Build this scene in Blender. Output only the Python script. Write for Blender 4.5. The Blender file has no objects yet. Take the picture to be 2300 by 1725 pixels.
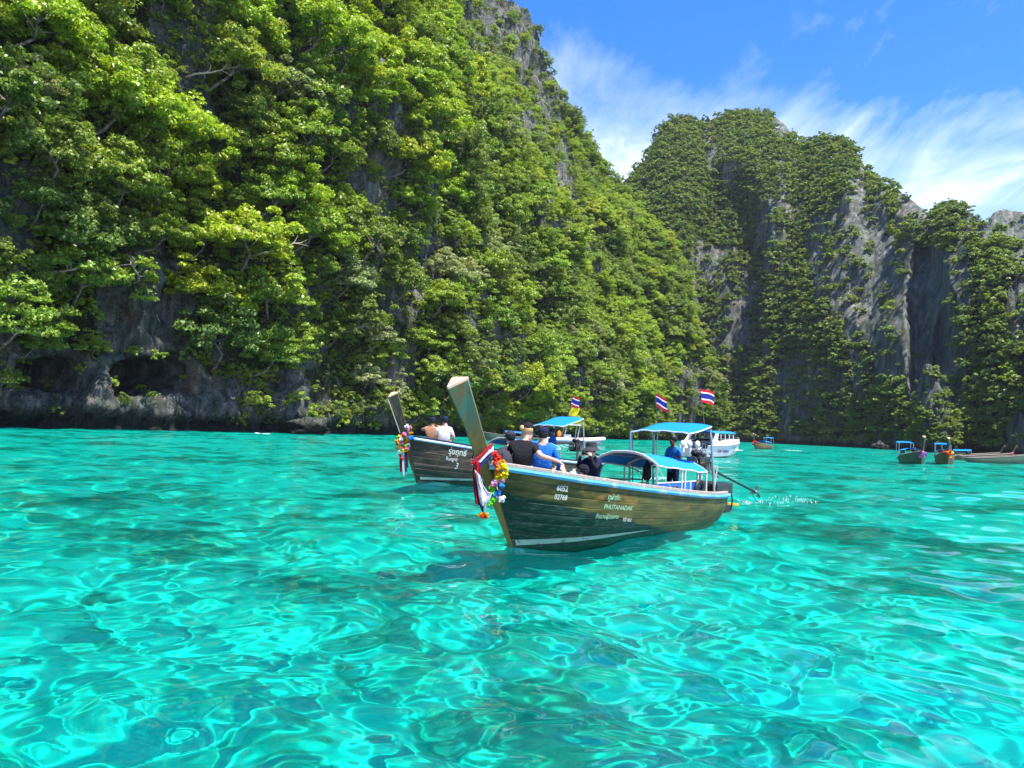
import bpy, bmesh, math, random
import numpy as np
from mathutils import Vector, Matrix

random.seed(7)
rng = np.random.default_rng(7)
SC = bpy.context.scene
COL = SC.collection
rad = math.radians

# ------------------------------------------------------------------ camera
CAM_H = 2.0
PITCH, ROLL = rad(3.31), rad(2.35)
_F = np.array([0, math.cos(PITCH), math.sin(PITCH)])
_U0 = np.array([0, -math.sin(PITCH), math.cos(PITCH)])
_R0 = np.array([1.0, 0, 0])
_R = math.cos(ROLL) * _R0 + math.sin(ROLL) * _U0
_U = -math.sin(ROLL) * _R0 + math.cos(ROLL) * _U0
_C = np.array([0, 0, CAM_H])
FPX = 1737.0                                   # focal length in pixels of the 2300 px wide photograph


def at(px, py, Y):
    """the point at depth Y that the photograph shows at pixel (px, py)"""
    d = _F + (px - 1150) / FPX * _R - (py - 862.5) / FPX * _U
    return _C + d * (Y / d[1])


def proj(P):
    """pixel positions (photograph pixels) of world points, used to choose which trees are in view"""
    q = np.asarray(P, float) - _C
    z = q @ _F
    zz = np.where(z > 0.1, z, 0.1)
    return 1150 + FPX * (q @ _R) / zz, 862.5 - FPX * (q @ _U) / zz, z


cam = bpy.data.cameras.new('camera')
cam.sensor_width = 36.0
cam.lens = 36.0 * FPX / 2300.0
cam.clip_start, cam.clip_end = 0.1, 6000
cam_ob = bpy.data.objects.new('camera', cam)
COL.objects.link(cam_ob)
cam_ob.matrix_world = Matrix(((_R[0], _U[0], -_F[0], 0), (_R[1], _U[1], -_F[1], 0), (_R[2], _U[2], -_F[2], CAM_H), (0, 0, 0, 1)))
SC.camera = cam_ob

# ------------------------------------------------------------------ sun, sky, exposure
SUN_ELEV, SUN_AZ = 69.0, 132.0                 # azimuth clockwise from +Y (ahead of the camera): behind the camera, a little to the right
SUN_DIR = Vector((math.sin(rad(SUN_AZ)) * math.cos(rad(SUN_ELEV)), math.cos(rad(SUN_AZ)) * math.cos(rad(SUN_ELEV)), math.sin(rad(SUN_ELEV))))
sun = bpy.data.lights.new('sun', 'SUN')
sun.energy = 5.0
sun.angle = rad(0.53)
sun.color = (1.0, 0.95, 0.86)
sun_ob = bpy.data.objects.new('sun', sun)
sun_ob.rotation_euler = SUN_DIR.to_track_quat('Z', 'Y').to_euler()
sun_ob.location = SUN_DIR * 300
COL.objects.link(sun_ob)
sun.cycles.is_caustics_light = True

SC.view_settings.view_transform = 'Standard'
SC.view_settings.look = 'None'
SC.view_settings.gamma = 1.0
SC.view_settings.use_curve_mapping = False
SC.view_settings.exposure = 1.2
SC.cycles.use_denoising = True
SC.cycles.use_adaptive_sampling = True
SC.cycles.adaptive_threshold = 0.02
SC.cycles.max_bounces = 7
SC.cycles.diffuse_bounces = 1
SC.cycles.glossy_bounces = 2
SC.cycles.transmission_bounces = 5
SC.cycles.transparent_max_bounces = 8
SC.cycles.volume_bounces = 0
SC.cycles.sample_clamp_indirect = 6.0
SC.cycles.blur_glossy = 0.6


class NT:
    """small helper to write node trees"""
    def __init__(self, tree):
        self.t = tree
        self.N = tree.nodes
        self.L = tree.links

    def n(self, typ, **kw):
        nd = self.N.new(typ)
        for k, v in kw.items():
            if k in ('in_',):
                for kk, vv in v.items():
                    self.set(nd, kk, vv)
            else:
                setattr(nd, k, v)
        return nd

    def set(self, nd, key, v):
        s = nd.inputs[key]
        if hasattr(v, 'is_output'):
            self.L.new(v, s)
        else:
            if isinstance(v, tuple) and len(v) == 3 and s.type == 'RGBA':
                v = v + (1,)
            s.default_value = v

    def math(self, op, a, b=0.0, c=None, clamp=False):
        nd = self.n('ShaderNodeMath', operation=op, use_clamp=clamp)
        self.set(nd, 0, a)
        self.set(nd, 1, b)
        if c is not None:
            self.set(nd, 2, c)
        return nd.outputs[0]

    def mix(self, f, a, b, mode='MIX'):
        nd = self.n('ShaderNodeMix', data_type='RGBA', blend_type=mode)
        self.set(nd, 0, f)
        self.set(nd, 6, a)
        self.set(nd, 7, b)
        return nd.outputs[2]

    def ramp(self, f, stops, interp='LINEAR'):
        nd = self.n('ShaderNodeValToRGB')
        nd.color_ramp.interpolation = interp
        e = nd.color_ramp.elements
        while len(e) < len(stops):
            e.new(0.5)
        for i, (p, c) in enumerate(stops):
            e[i].position = p
            if not isinstance(c, tuple):
                c = (c, c, c)
            e[i].color = c + (1,) if len(c) == 3 else c
        self.set(nd, 0, f)
        return nd.outputs[0]

    def noise(self, vec, scale, detail=4, rough=0.5, dist=0.0):
        nd = self.n('ShaderNodeTexNoise')
        if vec is not None:
            self.set(nd, 'Vector', vec)
        nd.inputs['Scale'].default_value = scale
        nd.inputs['Detail'].default_value = detail
        nd.inputs['Roughness'].default_value = rough
        nd.inputs['Distortion'].default_value = dist
        return nd.outputs[0]

    def mapping(self, vec, scale=(1, 1, 1), loc=(0, 0, 0), rot=(0, 0, 0)):
        nd = self.n('ShaderNodeMapping')
        self.set(nd, 0, vec)
        nd.inputs['Location'].default_value = loc
        nd.inputs['Rotation'].default_value = rot
        nd.inputs['Scale'].default_value = scale
        return nd.outputs[0]


world = bpy.data.worlds.new('World')
SC.world = world
world.use_nodes = True
w = NT(world.node_tree)
w.N.clear()
sky = w.n('ShaderNodeTexSky', sky_type='NISHITA', sun_disc=False)
sky.sun_elevation = rad(SUN_ELEV)
sky.sun_rotation = rad(SUN_AZ)
sky.altitude = 0
sky.air_density = 1.0
sky.dust_density = 0.35
sky.ozone_density = 2.2
tc = w.n('ShaderNodeTexCoord').outputs['Generated']
sep = w.n('ShaderNodeSeparateXYZ')
w.L.new(tc, sep.inputs[0])
zc = sep.outputs[2]
# thin wind-drawn cloud: stretched noise, denser towards the horizon, on every side
zden = w.math('ADD', w.math('ABSOLUTE', zc), 0.16)
cu = w.n('ShaderNodeVectorMath', operation='DIVIDE')
w.L.new(tc, cu.inputs[0])
cmb = w.n('ShaderNodeCombineXYZ')
for k in range(3):
    w.L.new(zden, cmb.inputs[k])
w.L.new(cmb.outputs[0], cu.inputs[1])
CLOUD_A, CLOUD_B = (6.82, -7.246, 0), (-6.553, -5.094, 0)
cv = w.mapping(cu.outputs[0], (0.8, 0.8, 0.0), CLOUD_A, (0, 0, rad(35)))
n1 = w.noise(cv, 0.9, 5, 0.55, 0.3)
cv2 = w.mapping(cu.outputs[0], (1.5, 0.6, 0.0), CLOUD_B, (0, 0, rad(28)))
n2 = w.noise(cv2, 2.4, 9, 0.64, 0.8)
band = w.ramp(zc, [(0.0, 0.46), (0.2, 0.43), (0.34, 0.33), (0.46, 0.18), (0.6, 0.08), (1.0, 0.05)])
cl = w.math('ADD', w.math('MULTIPLY', n1, 0.63), w.math('MULTIPLY', n2, 0.37))
cl = w.math('ADD', w.math('MULTIPLY', w.math('SUBTRACT', cl, 0.5), 1.9), band)
cl = w.ramp(cl, [(0.20, 0.0), (0.40, 0.28), (0.60, 0.85), (0.75, 1.0)])
hs = w.n('ShaderNodeHueSaturation')
hs.inputs['Saturation'].default_value = 1.35
w.L.new(sky.outputs[0], hs.inputs['Color'])
skyb = w.mix(1.0, hs.outputs[0], (0.80, 0.92, 1.25), 'MULTIPLY')
skyc = w.mix(w.math('MULTIPLY', cl, 0.92), skyb, (8.0, 8.3, 9.0))
bg = w.n('ShaderNodeBackground')
bg.inputs['Strength'].default_value = 0.11
w.L.new(skyc, bg.inputs['Color'])
wo = w.n('ShaderNodeOutputWorld')
w.L.new(bg.outputs[0], wo.inputs[0])


# ------------------------------------------------------------------ helpers
def mesh_np(name, V, Fq, smooth=False, mats=None, fmat=None):
    """mesh from numpy arrays; Fq is (n,3) or (n,4)"""
    V = np.asarray(V, np.float32)
    Fq = np.asarray(Fq, np.int32)
    me = bpy.data.meshes.new(name)
    me.vertices.add(len(V))
    me.vertices.foreach_set('co', V.ravel())
    k = Fq.shape[1]
    me.loops.add(Fq.size)
    me.loops.foreach_set('vertex_index', Fq.ravel())
    me.polygons.add(len(Fq))
    me.polygons.foreach_set('loop_start', np.arange(0, Fq.size, k, dtype=np.int32))
    me.update(calc_edges=True)
    if smooth:
        me.polygons.foreach_set('use_smooth', np.ones(len(Fq), bool))
    for m in (mats or []):
        me.materials.append(m)
    if fmat is not None:
        me.polygons.foreach_set('material_index', np.asarray(fmat, np.int32))
    me.update()
    return me


def link(name, me, parent=None, loc=None):
    o = bpy.data.objects.new(name, me)
    COL.objects.link(o)
    if parent is not None:
        o.parent = parent
    if loc is not None:
        o.location = loc
    return o


def tag(o, label=None, cat=None, group=None, kind=None):
    if label:
        o['label'] = label
    if cat:
        o['category'] = cat
    if group:
        o['group'] = group
    if kind:
        o['kind'] = kind
    return o


def grid_faces(nu, nv, wrap=False):
    """faces of a grid of nu x nv vertices, index = i*nv + j"""
    iu = np.arange(nu if wrap else nu - 1)
    i, j = np.meshgrid(iu, np.arange(nv - 1), indexing='ij')
    i2 = (i + 1) % nu
    return np.stack([i * nv + j, i2 * nv + j, i2 * nv + j + 1, i * nv + j + 1], -1).reshape(-1, 4)


def mat(name):
    m = bpy.data.materials.new(name)
    m.use_nodes = True
    t = NT(m.node_tree)
    b = t.N['Principled BSDF']
    return m, t, b


# ------------------------------------------------------------------ water and sea bed
def wave_params(n=84):
    r = np.random.default_rng(11)
    lam = np.exp(r.uniform(np.log(0.22), np.log(5.5), n))
    ang = rad(25) + r.normal(0, 0.75, n)
    slope = 0.0175 * np.where(lam < 0.5, 0.75, 1.0) * np.where(lam > 2.5, 1.1, 1.0)
    return lam, ang, slope, r.uniform(0, 2 * math.pi, n)


def wave_height(X, Y, spacing):
    lam, ang, sl, ph = wave_params()
    wx = X + 0.12 * np.sin(1.7 * Y + 0.6 * X) + 0.07 * np.sin(4.1 * Y - 2.3 * X)
    wy = Y + 0.12 * np.sin(1.3 * X - 0.9 * Y) + 0.07 * np.sin(3.7 * X + 1.9 * Y)
    Z = np.zeros_like(X)
    for l, a, s, p in zip(lam, ang, sl, ph):
        k = 2 * math.pi / l
        att = np.clip((l / np.maximum(spacing, 1e-3) - 2.5) / 3.0, 0, 1)
        Z += att * (s / k) * np.sin(k * (wx * math.cos(a) + wy * math.sin(a)) + p)
    return Z


def make_water():
    dense = np.linspace(-44, 44, 560)
    coarse = np.linspace(44, 316, 60)[1:-1]
    th = np.radians(np.concatenate([dense, coarse]))
    r = np.concatenate([np.linspace(0.8, 3.0, 24)[:-1], 3.0 * (150.0 / 3.0) ** np.linspace(0, 1, 620), np.geomspace(152, 1500, 60)])
    T, Rr = np.meshgrid(th, r, indexing='ij')
    X, Y = Rr * np.sin(T), Rr * np.cos(T)
    dth = np.abs(np.gradient(th))[:, None] * Rr
    dr = np.gradient(r)[None, :] * np.ones_like(T)
    Z = wave_height(X, Y, np.maximum(dth, dr))
    V = np.stack([X, Y, Z], -1).reshape(-1, 3)
    Fq = grid_faces(len(th), len(r), wrap=True)
    V = np.vstack([V, [[0, 0, 0]]])
    me = mesh_np('water', V, Fq, smooth=True)
    m, t, b = mat('sea_water')
    t.N.remove(b)
    out = t.N['Material Output']
    geo = t.n('ShaderNodeNewGeometry')
    rf = t.n('ShaderNodeBsdfRefraction')
    rf.inputs['IOR'].default_value = 1.33
    rf.inputs['Roughness'].default_value = 0.0
    rf.inputs['Color'].default_value = (0.05, 0.88, 0.81, 1)
    gl = t.n('ShaderNodeBsdfGlossy')
    gl.inputs['Roughness'].default_value = 0.02
    fr = t.n('ShaderNodeFresnel')
    fr.inputs['IOR'].default_value = 1.33
    mx = t.n('ShaderNodeMixShader')
    t.L.new(t.math('MINIMUM', fr.outputs[0], 0.45), mx.inputs[0])
    # fine suspended sand makes the water a little milky
    df = t.n('ShaderNodeBsdfDiffuse')
    df.inputs['Color'].default_value = (0.004, 0.50, 0.46, 1)
    mk = t.n('ShaderNodeMixShader')
    mk.inputs[0].default_value = 0.11
    t.L.new(rf.outputs[0], mk.inputs[1])
    t.L.new(df.outputs[0], mk.inputs[2])
    t.L.new(mk.outputs[0], mx.inputs[1])
    t.L.new(gl.outputs[0], mx.inputs[2])
    t.L.new(mx.outputs[0], out.inputs['Surface'])
    me.materials.append(m)
    o = link('water', me)
    tag(o, 'clear turquoise sea water rippling across the lagoon', 'water', kind='structure')
    o.cycles.is_caustics_caster = True
    return o


def make_seabed():
    th = np.radians(np.linspace(0, 360, 241)[:-1])
    r = np.concatenate([[0.05], np.geomspace(1.0, 1500, 220)])
    T, Rr = np.meshgrid(th, r, indexing='ij')
    X, Y = Rr * np.sin(T), Rr * np.cos(T)
    Z = -2.9 + 0.12 * np.sin(X * .7 + 1) * np.sin(Y * .6) + 0.1 * np.sin(X * 1.9 + Y * 1.3)
    me = mesh_np('seabed', np.stack([X, Y, Z], -1).reshape(-1, 3), grid_faces(len(th), len(r), wrap=True), smooth=True)
    m, t, b = mat('sand_bed')
    geo = t.n('ShaderNodeNewGeometry').outputs['Position']
    n1 = t.noise(t.mapping(geo, (1, 1, 0)), 0.16, 5, 0.55, 0.4)
    n2 = t.noise(t.mapping(geo, (1, 1, 0)), 0.9, 5, 0.6, 0.3)
    s = t.math('ADD', t.math('MULTIPLY', n1, 0.55), t.math('MULTIPLY', n2, 0.45))
    c = t.ramp(s, [(0.0, (0.74, 0.74, 0.66)), (0.49, (0.66, 0.68, 0.59)), (0.545, (0.28, 0.33, 0.24)), (0.61, (0.08, 0.11, 0.065))])
    t.L.new(c, b.inputs['Base Color'])
    b.inputs['Roughness'].default_value = 1.0
    b.inputs['Specular IOR Level'].default_value = 0.0
    me.materials.append(m)
    o = link('seabed', me)
    tag(o, 'pale sandy sea bed with dark weedy patches under clear water', 'sea bed', kind='structure')
    o.cycles.is_caustics_receiver = True
    return o


water_ob = make_water()
seabed_ob = make_seabed()


# ------------------------------------------------------------------ noise for the rock
def _hash(ix, iy, iz, seed):
    h = (ix * 374761393 + iy * 668265263 + iz * 2147483647 + seed * 974634777) & 0xFFFFFFFF
    h = ((h ^ (h >> 13)) * 1274126177) & 0xFFFFFFFF
    h = (h ^ (h >> 16)) & 0xFFFFFF
    return h / float(0xFFFFFF)


def vnoise(x, y, z=0.0, seed=0):
    x, y, z = np.broadcast_arrays(np.asarray(x, float), np.asarray(y, float), np.asarray(z, float))
    ix, iy, iz = (np.floor(v).astype(np.int64) for v in (x, y, z))
    fx, fy, fz = x - ix, y - iy, z - iz
    fx, fy, fz = (v * v * (3 - 2 * v) for v in (fx, fy, fz))
    r = 0.0
    for a in (0, 1):
        for b in (0, 1):
            for c in (0, 1):
                wgt = (fx if a else 1 - fx) * (fy if b else 1 - fy) * (fz if c else 1 - fz)
                r = r + wgt * _hash(ix + a, iy + b, iz + c, seed)
    return r * 2 - 1


def fbm(x, y, z=0.0, oct=4, seed=0, gain=0.5):
    s, a, n = 0.0, 1.0, 0.0
    for k in range(oct):
        s = s + a * vnoise(x * 2 ** k, y * 2 ** k, np.asarray(z) * 2 ** k, seed + 17 * k)
        n += a
        a *= gain
    return s / n


def ell(px, py, cx, cy, rx, ry, p=2.0):
    return (np.abs((px - cx) / rx) ** p + np.abs((py - cy) / ry) ** p)


def sstep(a, b, x):
    t = np.clip((x - a) / (b - a), 0, 1)
    return t * t * (3 - 2 * t)


# ------------------------------------------------------------------ rock material
def rock_mat(name, tone=1.0, scale=1.0, warm=0.5, cracks=0.7):
    m, t, b = mat(name)
    pos = t.n('ShaderNodeNewGeometry').outputs['Position']
    st = t.mapping(pos, (0.6 * scale, 0.6 * scale, 0.045 * scale))
    n1 = t.noise(st, 1.0, 6, 0.62, 0.3)
    n2 = t.noise(t.mapping(pos, (1, 1, 0.45)), 0.16 * scale, 5, 0.6, 0.5)
    n3 = t.noise(t.mapping(pos, (0.8, 0.8, 0.3)), 1.7 * scale, 9, 0.72, 0.2)
    s = t.math('ADD', t.math('MULTIPLY', n1, 0.5), t.math('ADD', t.math('MULTIPLY', n2, 0.25), t.math('MULTIPLY', n3, 0.25)))
    k = tone
    vo = t.n('ShaderNodeTexVoronoi', feature='DISTANCE_TO_EDGE')
    vo.inputs['Scale'].default_value = 0.55 * scale
    wv = t.n('ShaderNodeVectorMath', operation='MULTIPLY_ADD')
    t.L.new(t.noise(pos, 0.8 * scale, 4), wv.inputs[0])
    wv.inputs[1].default_value = (3.2 / scale,) * 3
    t.L.new(t.mapping(pos, (1, 1, 0.13)), wv.inputs[2])
    t.L.new(wv.outputs[0], vo.inputs['Vector'])
    crack = t.ramp(vo.outputs[0], [(0.0, 1.0 - cracks), (0.07, 1.0)])
    c = t.ramp(s, [(0.38, (0.020 * k, 0.023 * k, 0.021 * k)), (0.46, (0.075 * k, 0.085 * k, 0.075 * k)), (0.55, (0.20 * k, 0.205 * k, 0.18 * k)), (0.67, (0.42 * k, 0.40 * k, 0.34 * k))])
    c = t.mix(t.math('MULTIPLY', t.math('SUBTRACT', 1.0, crack), 0.75), c, (0.012, 0.014, 0.012))
    w_ = t.ramp(t.noise(t.mapping(pos, (0.6, 0.6, 0.16)), 0.33 * scale, 5, 0.6, 0.4), [(0.55, 0.0), (0.68, warm)])
    c = t.mix(w_, c, (0.34 * k, 0.20 * k, 0.09 * k))
    moss_bounce = t.ramp(t.noise(t.mapping(pos, (1, 1, 0.5)), 0.5 * scale, 5, 0.65, 0.3), [(0.46, 0.0), (0.64, 0.65)])  # mossy green, deepened to put light bounced off the water into the colour
    c = t.mix(moss_bounce, c, (0.055 * k, 0.095 * k, 0.06 * k))
    sz_ = t.n('ShaderNodeSeparateXYZ')
    t.L.new(pos, sz_.inputs[0])
    wet = t.ramp(t.math('ADD', t.math('MULTIPLY', sz_.outputs[2], 0.2), t.math('MULTIPLY', t.math('SUBTRACT', n3, 0.5), 0.5)), [(0.25, 1.0), (0.5, 0.0)])
    c = t.mix(t.math('MULTIPLY', wet, 0.85), c, (0.012 * k, 0.016 * k, 0.012 * k))
    litter = t.mix(n3, (0.012, 0.016, 0.006), (0.05, 0.06, 0.022))
    bare = t.n('ShaderNodeAttribute', attribute_name='bare').outputs['Fac']
    c = t.mix(t.ramp(t.math('ADD', bare, t.math('MULTIPLY', t.math('SUBTRACT', n3, 0.5), 0.9)), [(0.25, 0.0), (0.6, 1.0)]), litter, c)
    t.L.new(c, b.inputs['Base Color'])
    b.inputs['Roughness'].default_value = 0.92
    b.inputs['Specular IOR Level'].default_value = 0.2
    bp = t.n('ShaderNodeBump')
    bp.inputs['Strength'].default_value = 1.0
    bp.inputs['Distance'].default_value = 1.1 / scale
    t.L.new(t.math('ADD', t.math('ADD', t.math('MULTIPLY', n1, 0.6), t.math('MULTIPLY', n3, 0.8)), t.math('MULTIPLY', crack, 0.35)), bp.inputs['Height'])
    t.L.new(bp.outputs[0], b.inputs['Normal'])
    return m


ROCK = rock_mat('limestone', 0.8, 1.0, 0.25)
ROCK_FAR = rock_mat('far_limestone', 1.05, 0.62, 0.4, 0.3)


NEAR_BARE = [(125, 842, 92, 70, 1.0), (335, 850, 130, 75, 1.0), (330, 695, 118, 135, 1.0), (70, 860, 110, 60, 0.9), (330, 845, 130, 70, 1.0), (40, 900, 90, 60, 0.95), (260, 900, 240, 70, 0.97), (655, 905, 85, 60, 0.93), (215, 455, 30, 40, 0.7), (470, 900, 80, 60, 0.9), (495, 760, 45, 60, 0.5),
             (1130, 50, 115, 95, 0.86), (1205, 190, 62, 175, 0.82), (1250, 430, 40, 130, 0.86), (1160, 330, 26, 60, 0.6), (905, 640, 60, 90, 0.55), (1085, 760, 40, 110, 0.75), (1165, 800, 45, 90, 0.6), (1300, 880, 60, 60, 0.6), (1545, 890, 40, 90, 0.75), (880, 820, 60, 90, 0.7), (680, 780, 60, 55, 0.6)]
FAR_BARE = [(1900, 560, 95, 120, 0.7), (1930, 640, 70, 130, 0.75), (2010, 690, 70, 170, 0.85), (2085, 740, 62, 200, 0.99), (2140, 850, 30, 150, 0.9), (1790, 870, 60, 80, 0.65), (1860, 890, 50, 80, 0.45), (1757, 270, 22, 45, 0.97), (1938, 350, 16, 45, 0.9), (1640, 720, 45, 200, 0.45), (1750, 600, 40, 80, 0.4), (1600, 330, 22, 60, 0.6), (2010, 990, 130, 22, 0.5)]


def bare_prob(px, py, zones):
    p = np.zeros_like(px)
    for cx, cy, rx, ry, s in zones:
        p = np.maximum(p, s * sstep(1.15, 0.75, ell(px, py, cx, cy, rx, ry, 2.2)))
    return p


# ------------------------------------------------------------------ the near cliff
def set_bare(me, vals):
    a = me.attributes.new('bare', 'FLOAT', 'POINT')
    a.data.foreach_set('value', np.asarray(vals, np.float32).ravel())


def resample(poly, spacing_fn):
    poly = np.array(poly, float)
    # smooth the corners first (Chaikin)
    for _ in range(3):
        q = 0.75 * poly[:-1] + 0.25 * poly[1:]
        r = 0.25 * poly[:-1] + 0.75 * poly[1:]
        mid = np.empty((len(q) * 2, 2))
        mid[0::2], mid[1::2] = q, r
        poly = np.vstack([poly[:1], mid, poly[-1:]])
    seg = np.hypot(*np.diff(poly, axis=0).T)
    cs = np.concatenate([[0], np.cumsum(seg)])
    s, out = 0.0, []
    while s < cs[-1]:
        p = np.array([np.interp(s, cs, poly[:, 0]), np.interp(s, cs, poly[:, 1])])
        out.append((p[0], p[1], s))
        s += spacing_fn(p)
    return np.array(out)


def grid_normals(P):
    du = np.gradient(P, axis=0)
    dv = np.gradient(P, axis=1)
    n = np.cross(du, dv)
    return n / np.maximum(np.linalg.norm(n, axis=-1, keepdims=True), 1e-9)


N_IN = np.array([-0.90, 0.43])
CL_T = [0, 8, 25, 34, 45, 63, 81, 93, 108, 117, 137, 157, 179, 200]
CL_S = [0, 0.5, 1.5, 6, 10, 15, 23, 33, 45, 52, 64, 74, 81, 90]


def make_cliff():
    base = resample([(-100, -60), (-76, 30), (-54, 74), (-43, 99), (-27, 124), (0, 182), (28, 236), (62, 300), (84, 318), (90, 336), (74, 362), (30, 385)],
                    lambda p: 2.5 if p[1] < 62 else (0.42 if p[1] < 128 and p[0] < 0 else (0.85 if p[0] < 60 else 1.6)))
    t = np.concatenate([np.arange(-4, 0, 1.0), np.arange(0, 34, 0.42), np.arange(34, 202, 1.25)])
    sb = np.interp(t, CL_T, CL_S)
    sb = np.convolve(np.pad(sb, 4, mode='edge'), np.ones(9) / 9, 'valid')
    S, T = np.meshgrid(base[:, 2], t, indexing='ij')
    P = np.empty(S.shape + (3,))
    sb2 = sb[None, :] * (0.62 + 0.38 * sstep(120, 260, base[:, 1]))[:, None]      # the near end stands steeper
    P[..., 0] = base[:, None, 0] + N_IN[0] * sb2
    P[..., 1] = base[:, None, 1] + N_IN[1] * sb2
    P[..., 2] = T
    up = np.clip(T / 12, 0, 1)
    out = -(9.5 * up * fbm(S / 34, T / 60, seed=1, oct=3) + (1.2 + 3.6 * up) * fbm(S / 9, T / 26, seed=2, oct=4) + 1.5 * fbm(S / 2.6, T / 4.5, seed=3, oct=4) - 1.5 * np.abs(fbm(S / 3.4, T / 7.0, seed=13, oct=4)))
    # ledges: the wall steps back in uneven storeys
    out += 1.3 * up * np.sin(T / 3.6 + 2.5 * vnoise(S / 16, T / 30, seed=4)) * (0.5 + 0.5 * vnoise(S / 12, T / 12, seed=5))
    # wave-cut notch at the waterline
    notch = np.exp(-((T - 0.5) / 1.3) ** 2) * (1.1 + 0.8 * vnoise(S / 5, 0 * T, seed=6))
    out += 1.7 * notch
    P[..., 0] += N_IN[0] * out
    P[..., 1] += N_IN[1] * out
    px, py, z = proj(P.reshape(-1, 3))
    px, py = px.reshape(S.shape), py.reshape(S.shape)
    near = sstep(140, 120, P[..., 1])
    wob = 10 * vnoise(px / 22, py / 22, seed=8)
    deep = 10.0 * sstep(1.15, 0.55, ell(px + wob, py + wob, 125, 838, 66, 42, 2.6))
    deep = np.maximum(deep, 13.0 * sstep(1.15, 0.5, ell(px + wob, py + wob + 0.15 * (px - 335), 335, 846, 98, 48, 2.6)))
    deep = np.maximum(deep, 2.5 * sstep(1.2, 0.5, ell(px + wob, py, 55, 842, 22, 40)))
    deep = np.maximum(deep, 2.6 * sstep(1.2, 0.5, ell(px + wob, py, 712, 895, 26, 40)))
    deep = np.maximum(deep, 2.0 * sstep(1.2, 0.5, ell(px + wob, py, 620, 862, 40, 18)))
    # the smooth pale wall above the caves and the humps of rock at its foot stand proud
    hump = 2.2 * sstep(1.2, 0.4, ell(px, py, 345, 700, 95, 130, 3)) + 1.6 * sstep(1.2, 0.3, ell(px, py, 225, 880, 45, 70)) + 0.7 * sstep(1.2, 0.3, ell(px, py, 470, 915, 90, 34)) + 1.5 * sstep(1.2, 0.3, ell(px, py, 655, 905, 70, 55)) + 1.6 * sstep(1.2, 0.3, ell(px, py, 30, 915, 50, 45))
    lip = 1.0 * np.exp(-((py - (798 + 0.03 * px)) / 9) ** 2) * sstep(500, 430, px)
    d = (deep - hump - lip) * near
    P[..., 0] += N_IN[0] * d
    P[..., 1] += N_IN[1] * d
    # bedding cracks on the wall
    fine = 0.16 * near * np.sin((T * 2.6 + 0.22 * S) + 2 * vnoise(S / 3, T / 2, seed=9)) * sstep(30, 10, T)
    P[..., 0] += N_IN[0] * fine
    P[..., 1] += N_IN[1] * fine
    me = mesh_np('cliff', P.reshape(-1, 3), grid_faces(*S.shape), smooth=True, mats=[ROCK])
    o = link('cliff', me)
    px, py, z = (v.reshape(S.shape) for v in proj(P.reshape(-1, 3)))
    set_bare(me, np.maximum(np.maximum(bare_prob(px, py, NEAR_BARE), 0.8 * sstep(0.1, 0.4, fbm(S / 7, T / 22, seed=91, oct=3))), sstep(7, 3, T)))
    tag(o, 'steep limestone cliff with sea caves at its foot, overgrown by trees', 'cliff', kind='structure')
    return P, T, S


CLIFF_P, CLIFF_T, CLIFF_S = make_cliff()


# ------------------------------------------------------------------ the far mountains
def make_hill(name, cols, base_y, sil, W, label, recess, seed, dpx, zones, z_rows=150):
    px = np.arange(cols[0], cols[1], dpx)
    yb = np.interp(px, *zip(*base_y))
    sy = np.interp(px, *zip(*sil))
    Wc = np.interp(px, *zip(*W))
    tt = np.linspace(0, 1, z_rows)
    H = np.array([at(a, b, c + d)[2] for a, b, c, d in zip(px, sy, yb, Wc)]) - 2.5
    ax = np.array([at(a, 985, 1.0)[0] for a in px])        # tan of the azimuth
    PX, TT = np.meshgrid(px, tt, indexing='ij')
    u = PX / 1737 * 350                                    # metres across, roughly
    Z = TT * H[:, None] - 3.0 * (1 - TT)
    prof = 0.32 * TT + 0.68 * TT ** 2.3
    Y = yb[:, None] + Wc[:, None] * prof
    g = 9 * fbm(u / 30, Z / 85, seed=seed, oct=3) + 5.0 * fbm(u / 9, Z / 34, seed=seed + 1, oct=4) + 1.8 * fbm(u / 3, Z / 7, seed=seed + 2, oct=3)
    g *= np.clip(TT * 8, 0.35, 1) * (1 - 0.75 * TT ** 4)
    PYp = sy[:, None] + (1 - TT) * (995 - sy[:, None])
    for (cx, cy, rx, ry, dep) in recess:
        g += dep * sstep(1.25, 0.35, ell(PX + 8 * vnoise(u / 7, Z / 12, seed=seed + 4), PYp, cx, cy, rx, ry, 2.4))
    Y = Y + g
    X = ax[:, None] * Y
    P = np.stack([X, Y, Z], -1)
    # back slope
    back = [P[:, -1] + np.stack([ax * s_, np.full_like(ax, s_), -H * q], -1) for s_, q in ((14, 0.03), (45, 0.25), (120, 0.8), (160, 1.05))]
    P = np.concatenate([P] + [b[:, None] for b in back], axis=1)
    me = mesh_np(name, P.reshape(-1, 3), grid_faces(P.shape[0], P.shape[1]), smooth=True, mats=[ROCK_FAR])
    qx, qy, qz = (v.reshape(P.shape[:2]) for v in proj(P.reshape(-1, 3)))
    set_bare(me, np.maximum(np.maximum(bare_prob(qx, qy, zones), 0.9 * sstep(0.08, 0.3, fbm(qx / 40, qy / 120, seed=46, oct=3))), sstep(6, 2, P[..., 2])))
    o = link(name, me)
    tag(o, label, 'mountain', kind='structure')
    return P[:, :z_rows], Z


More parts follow.
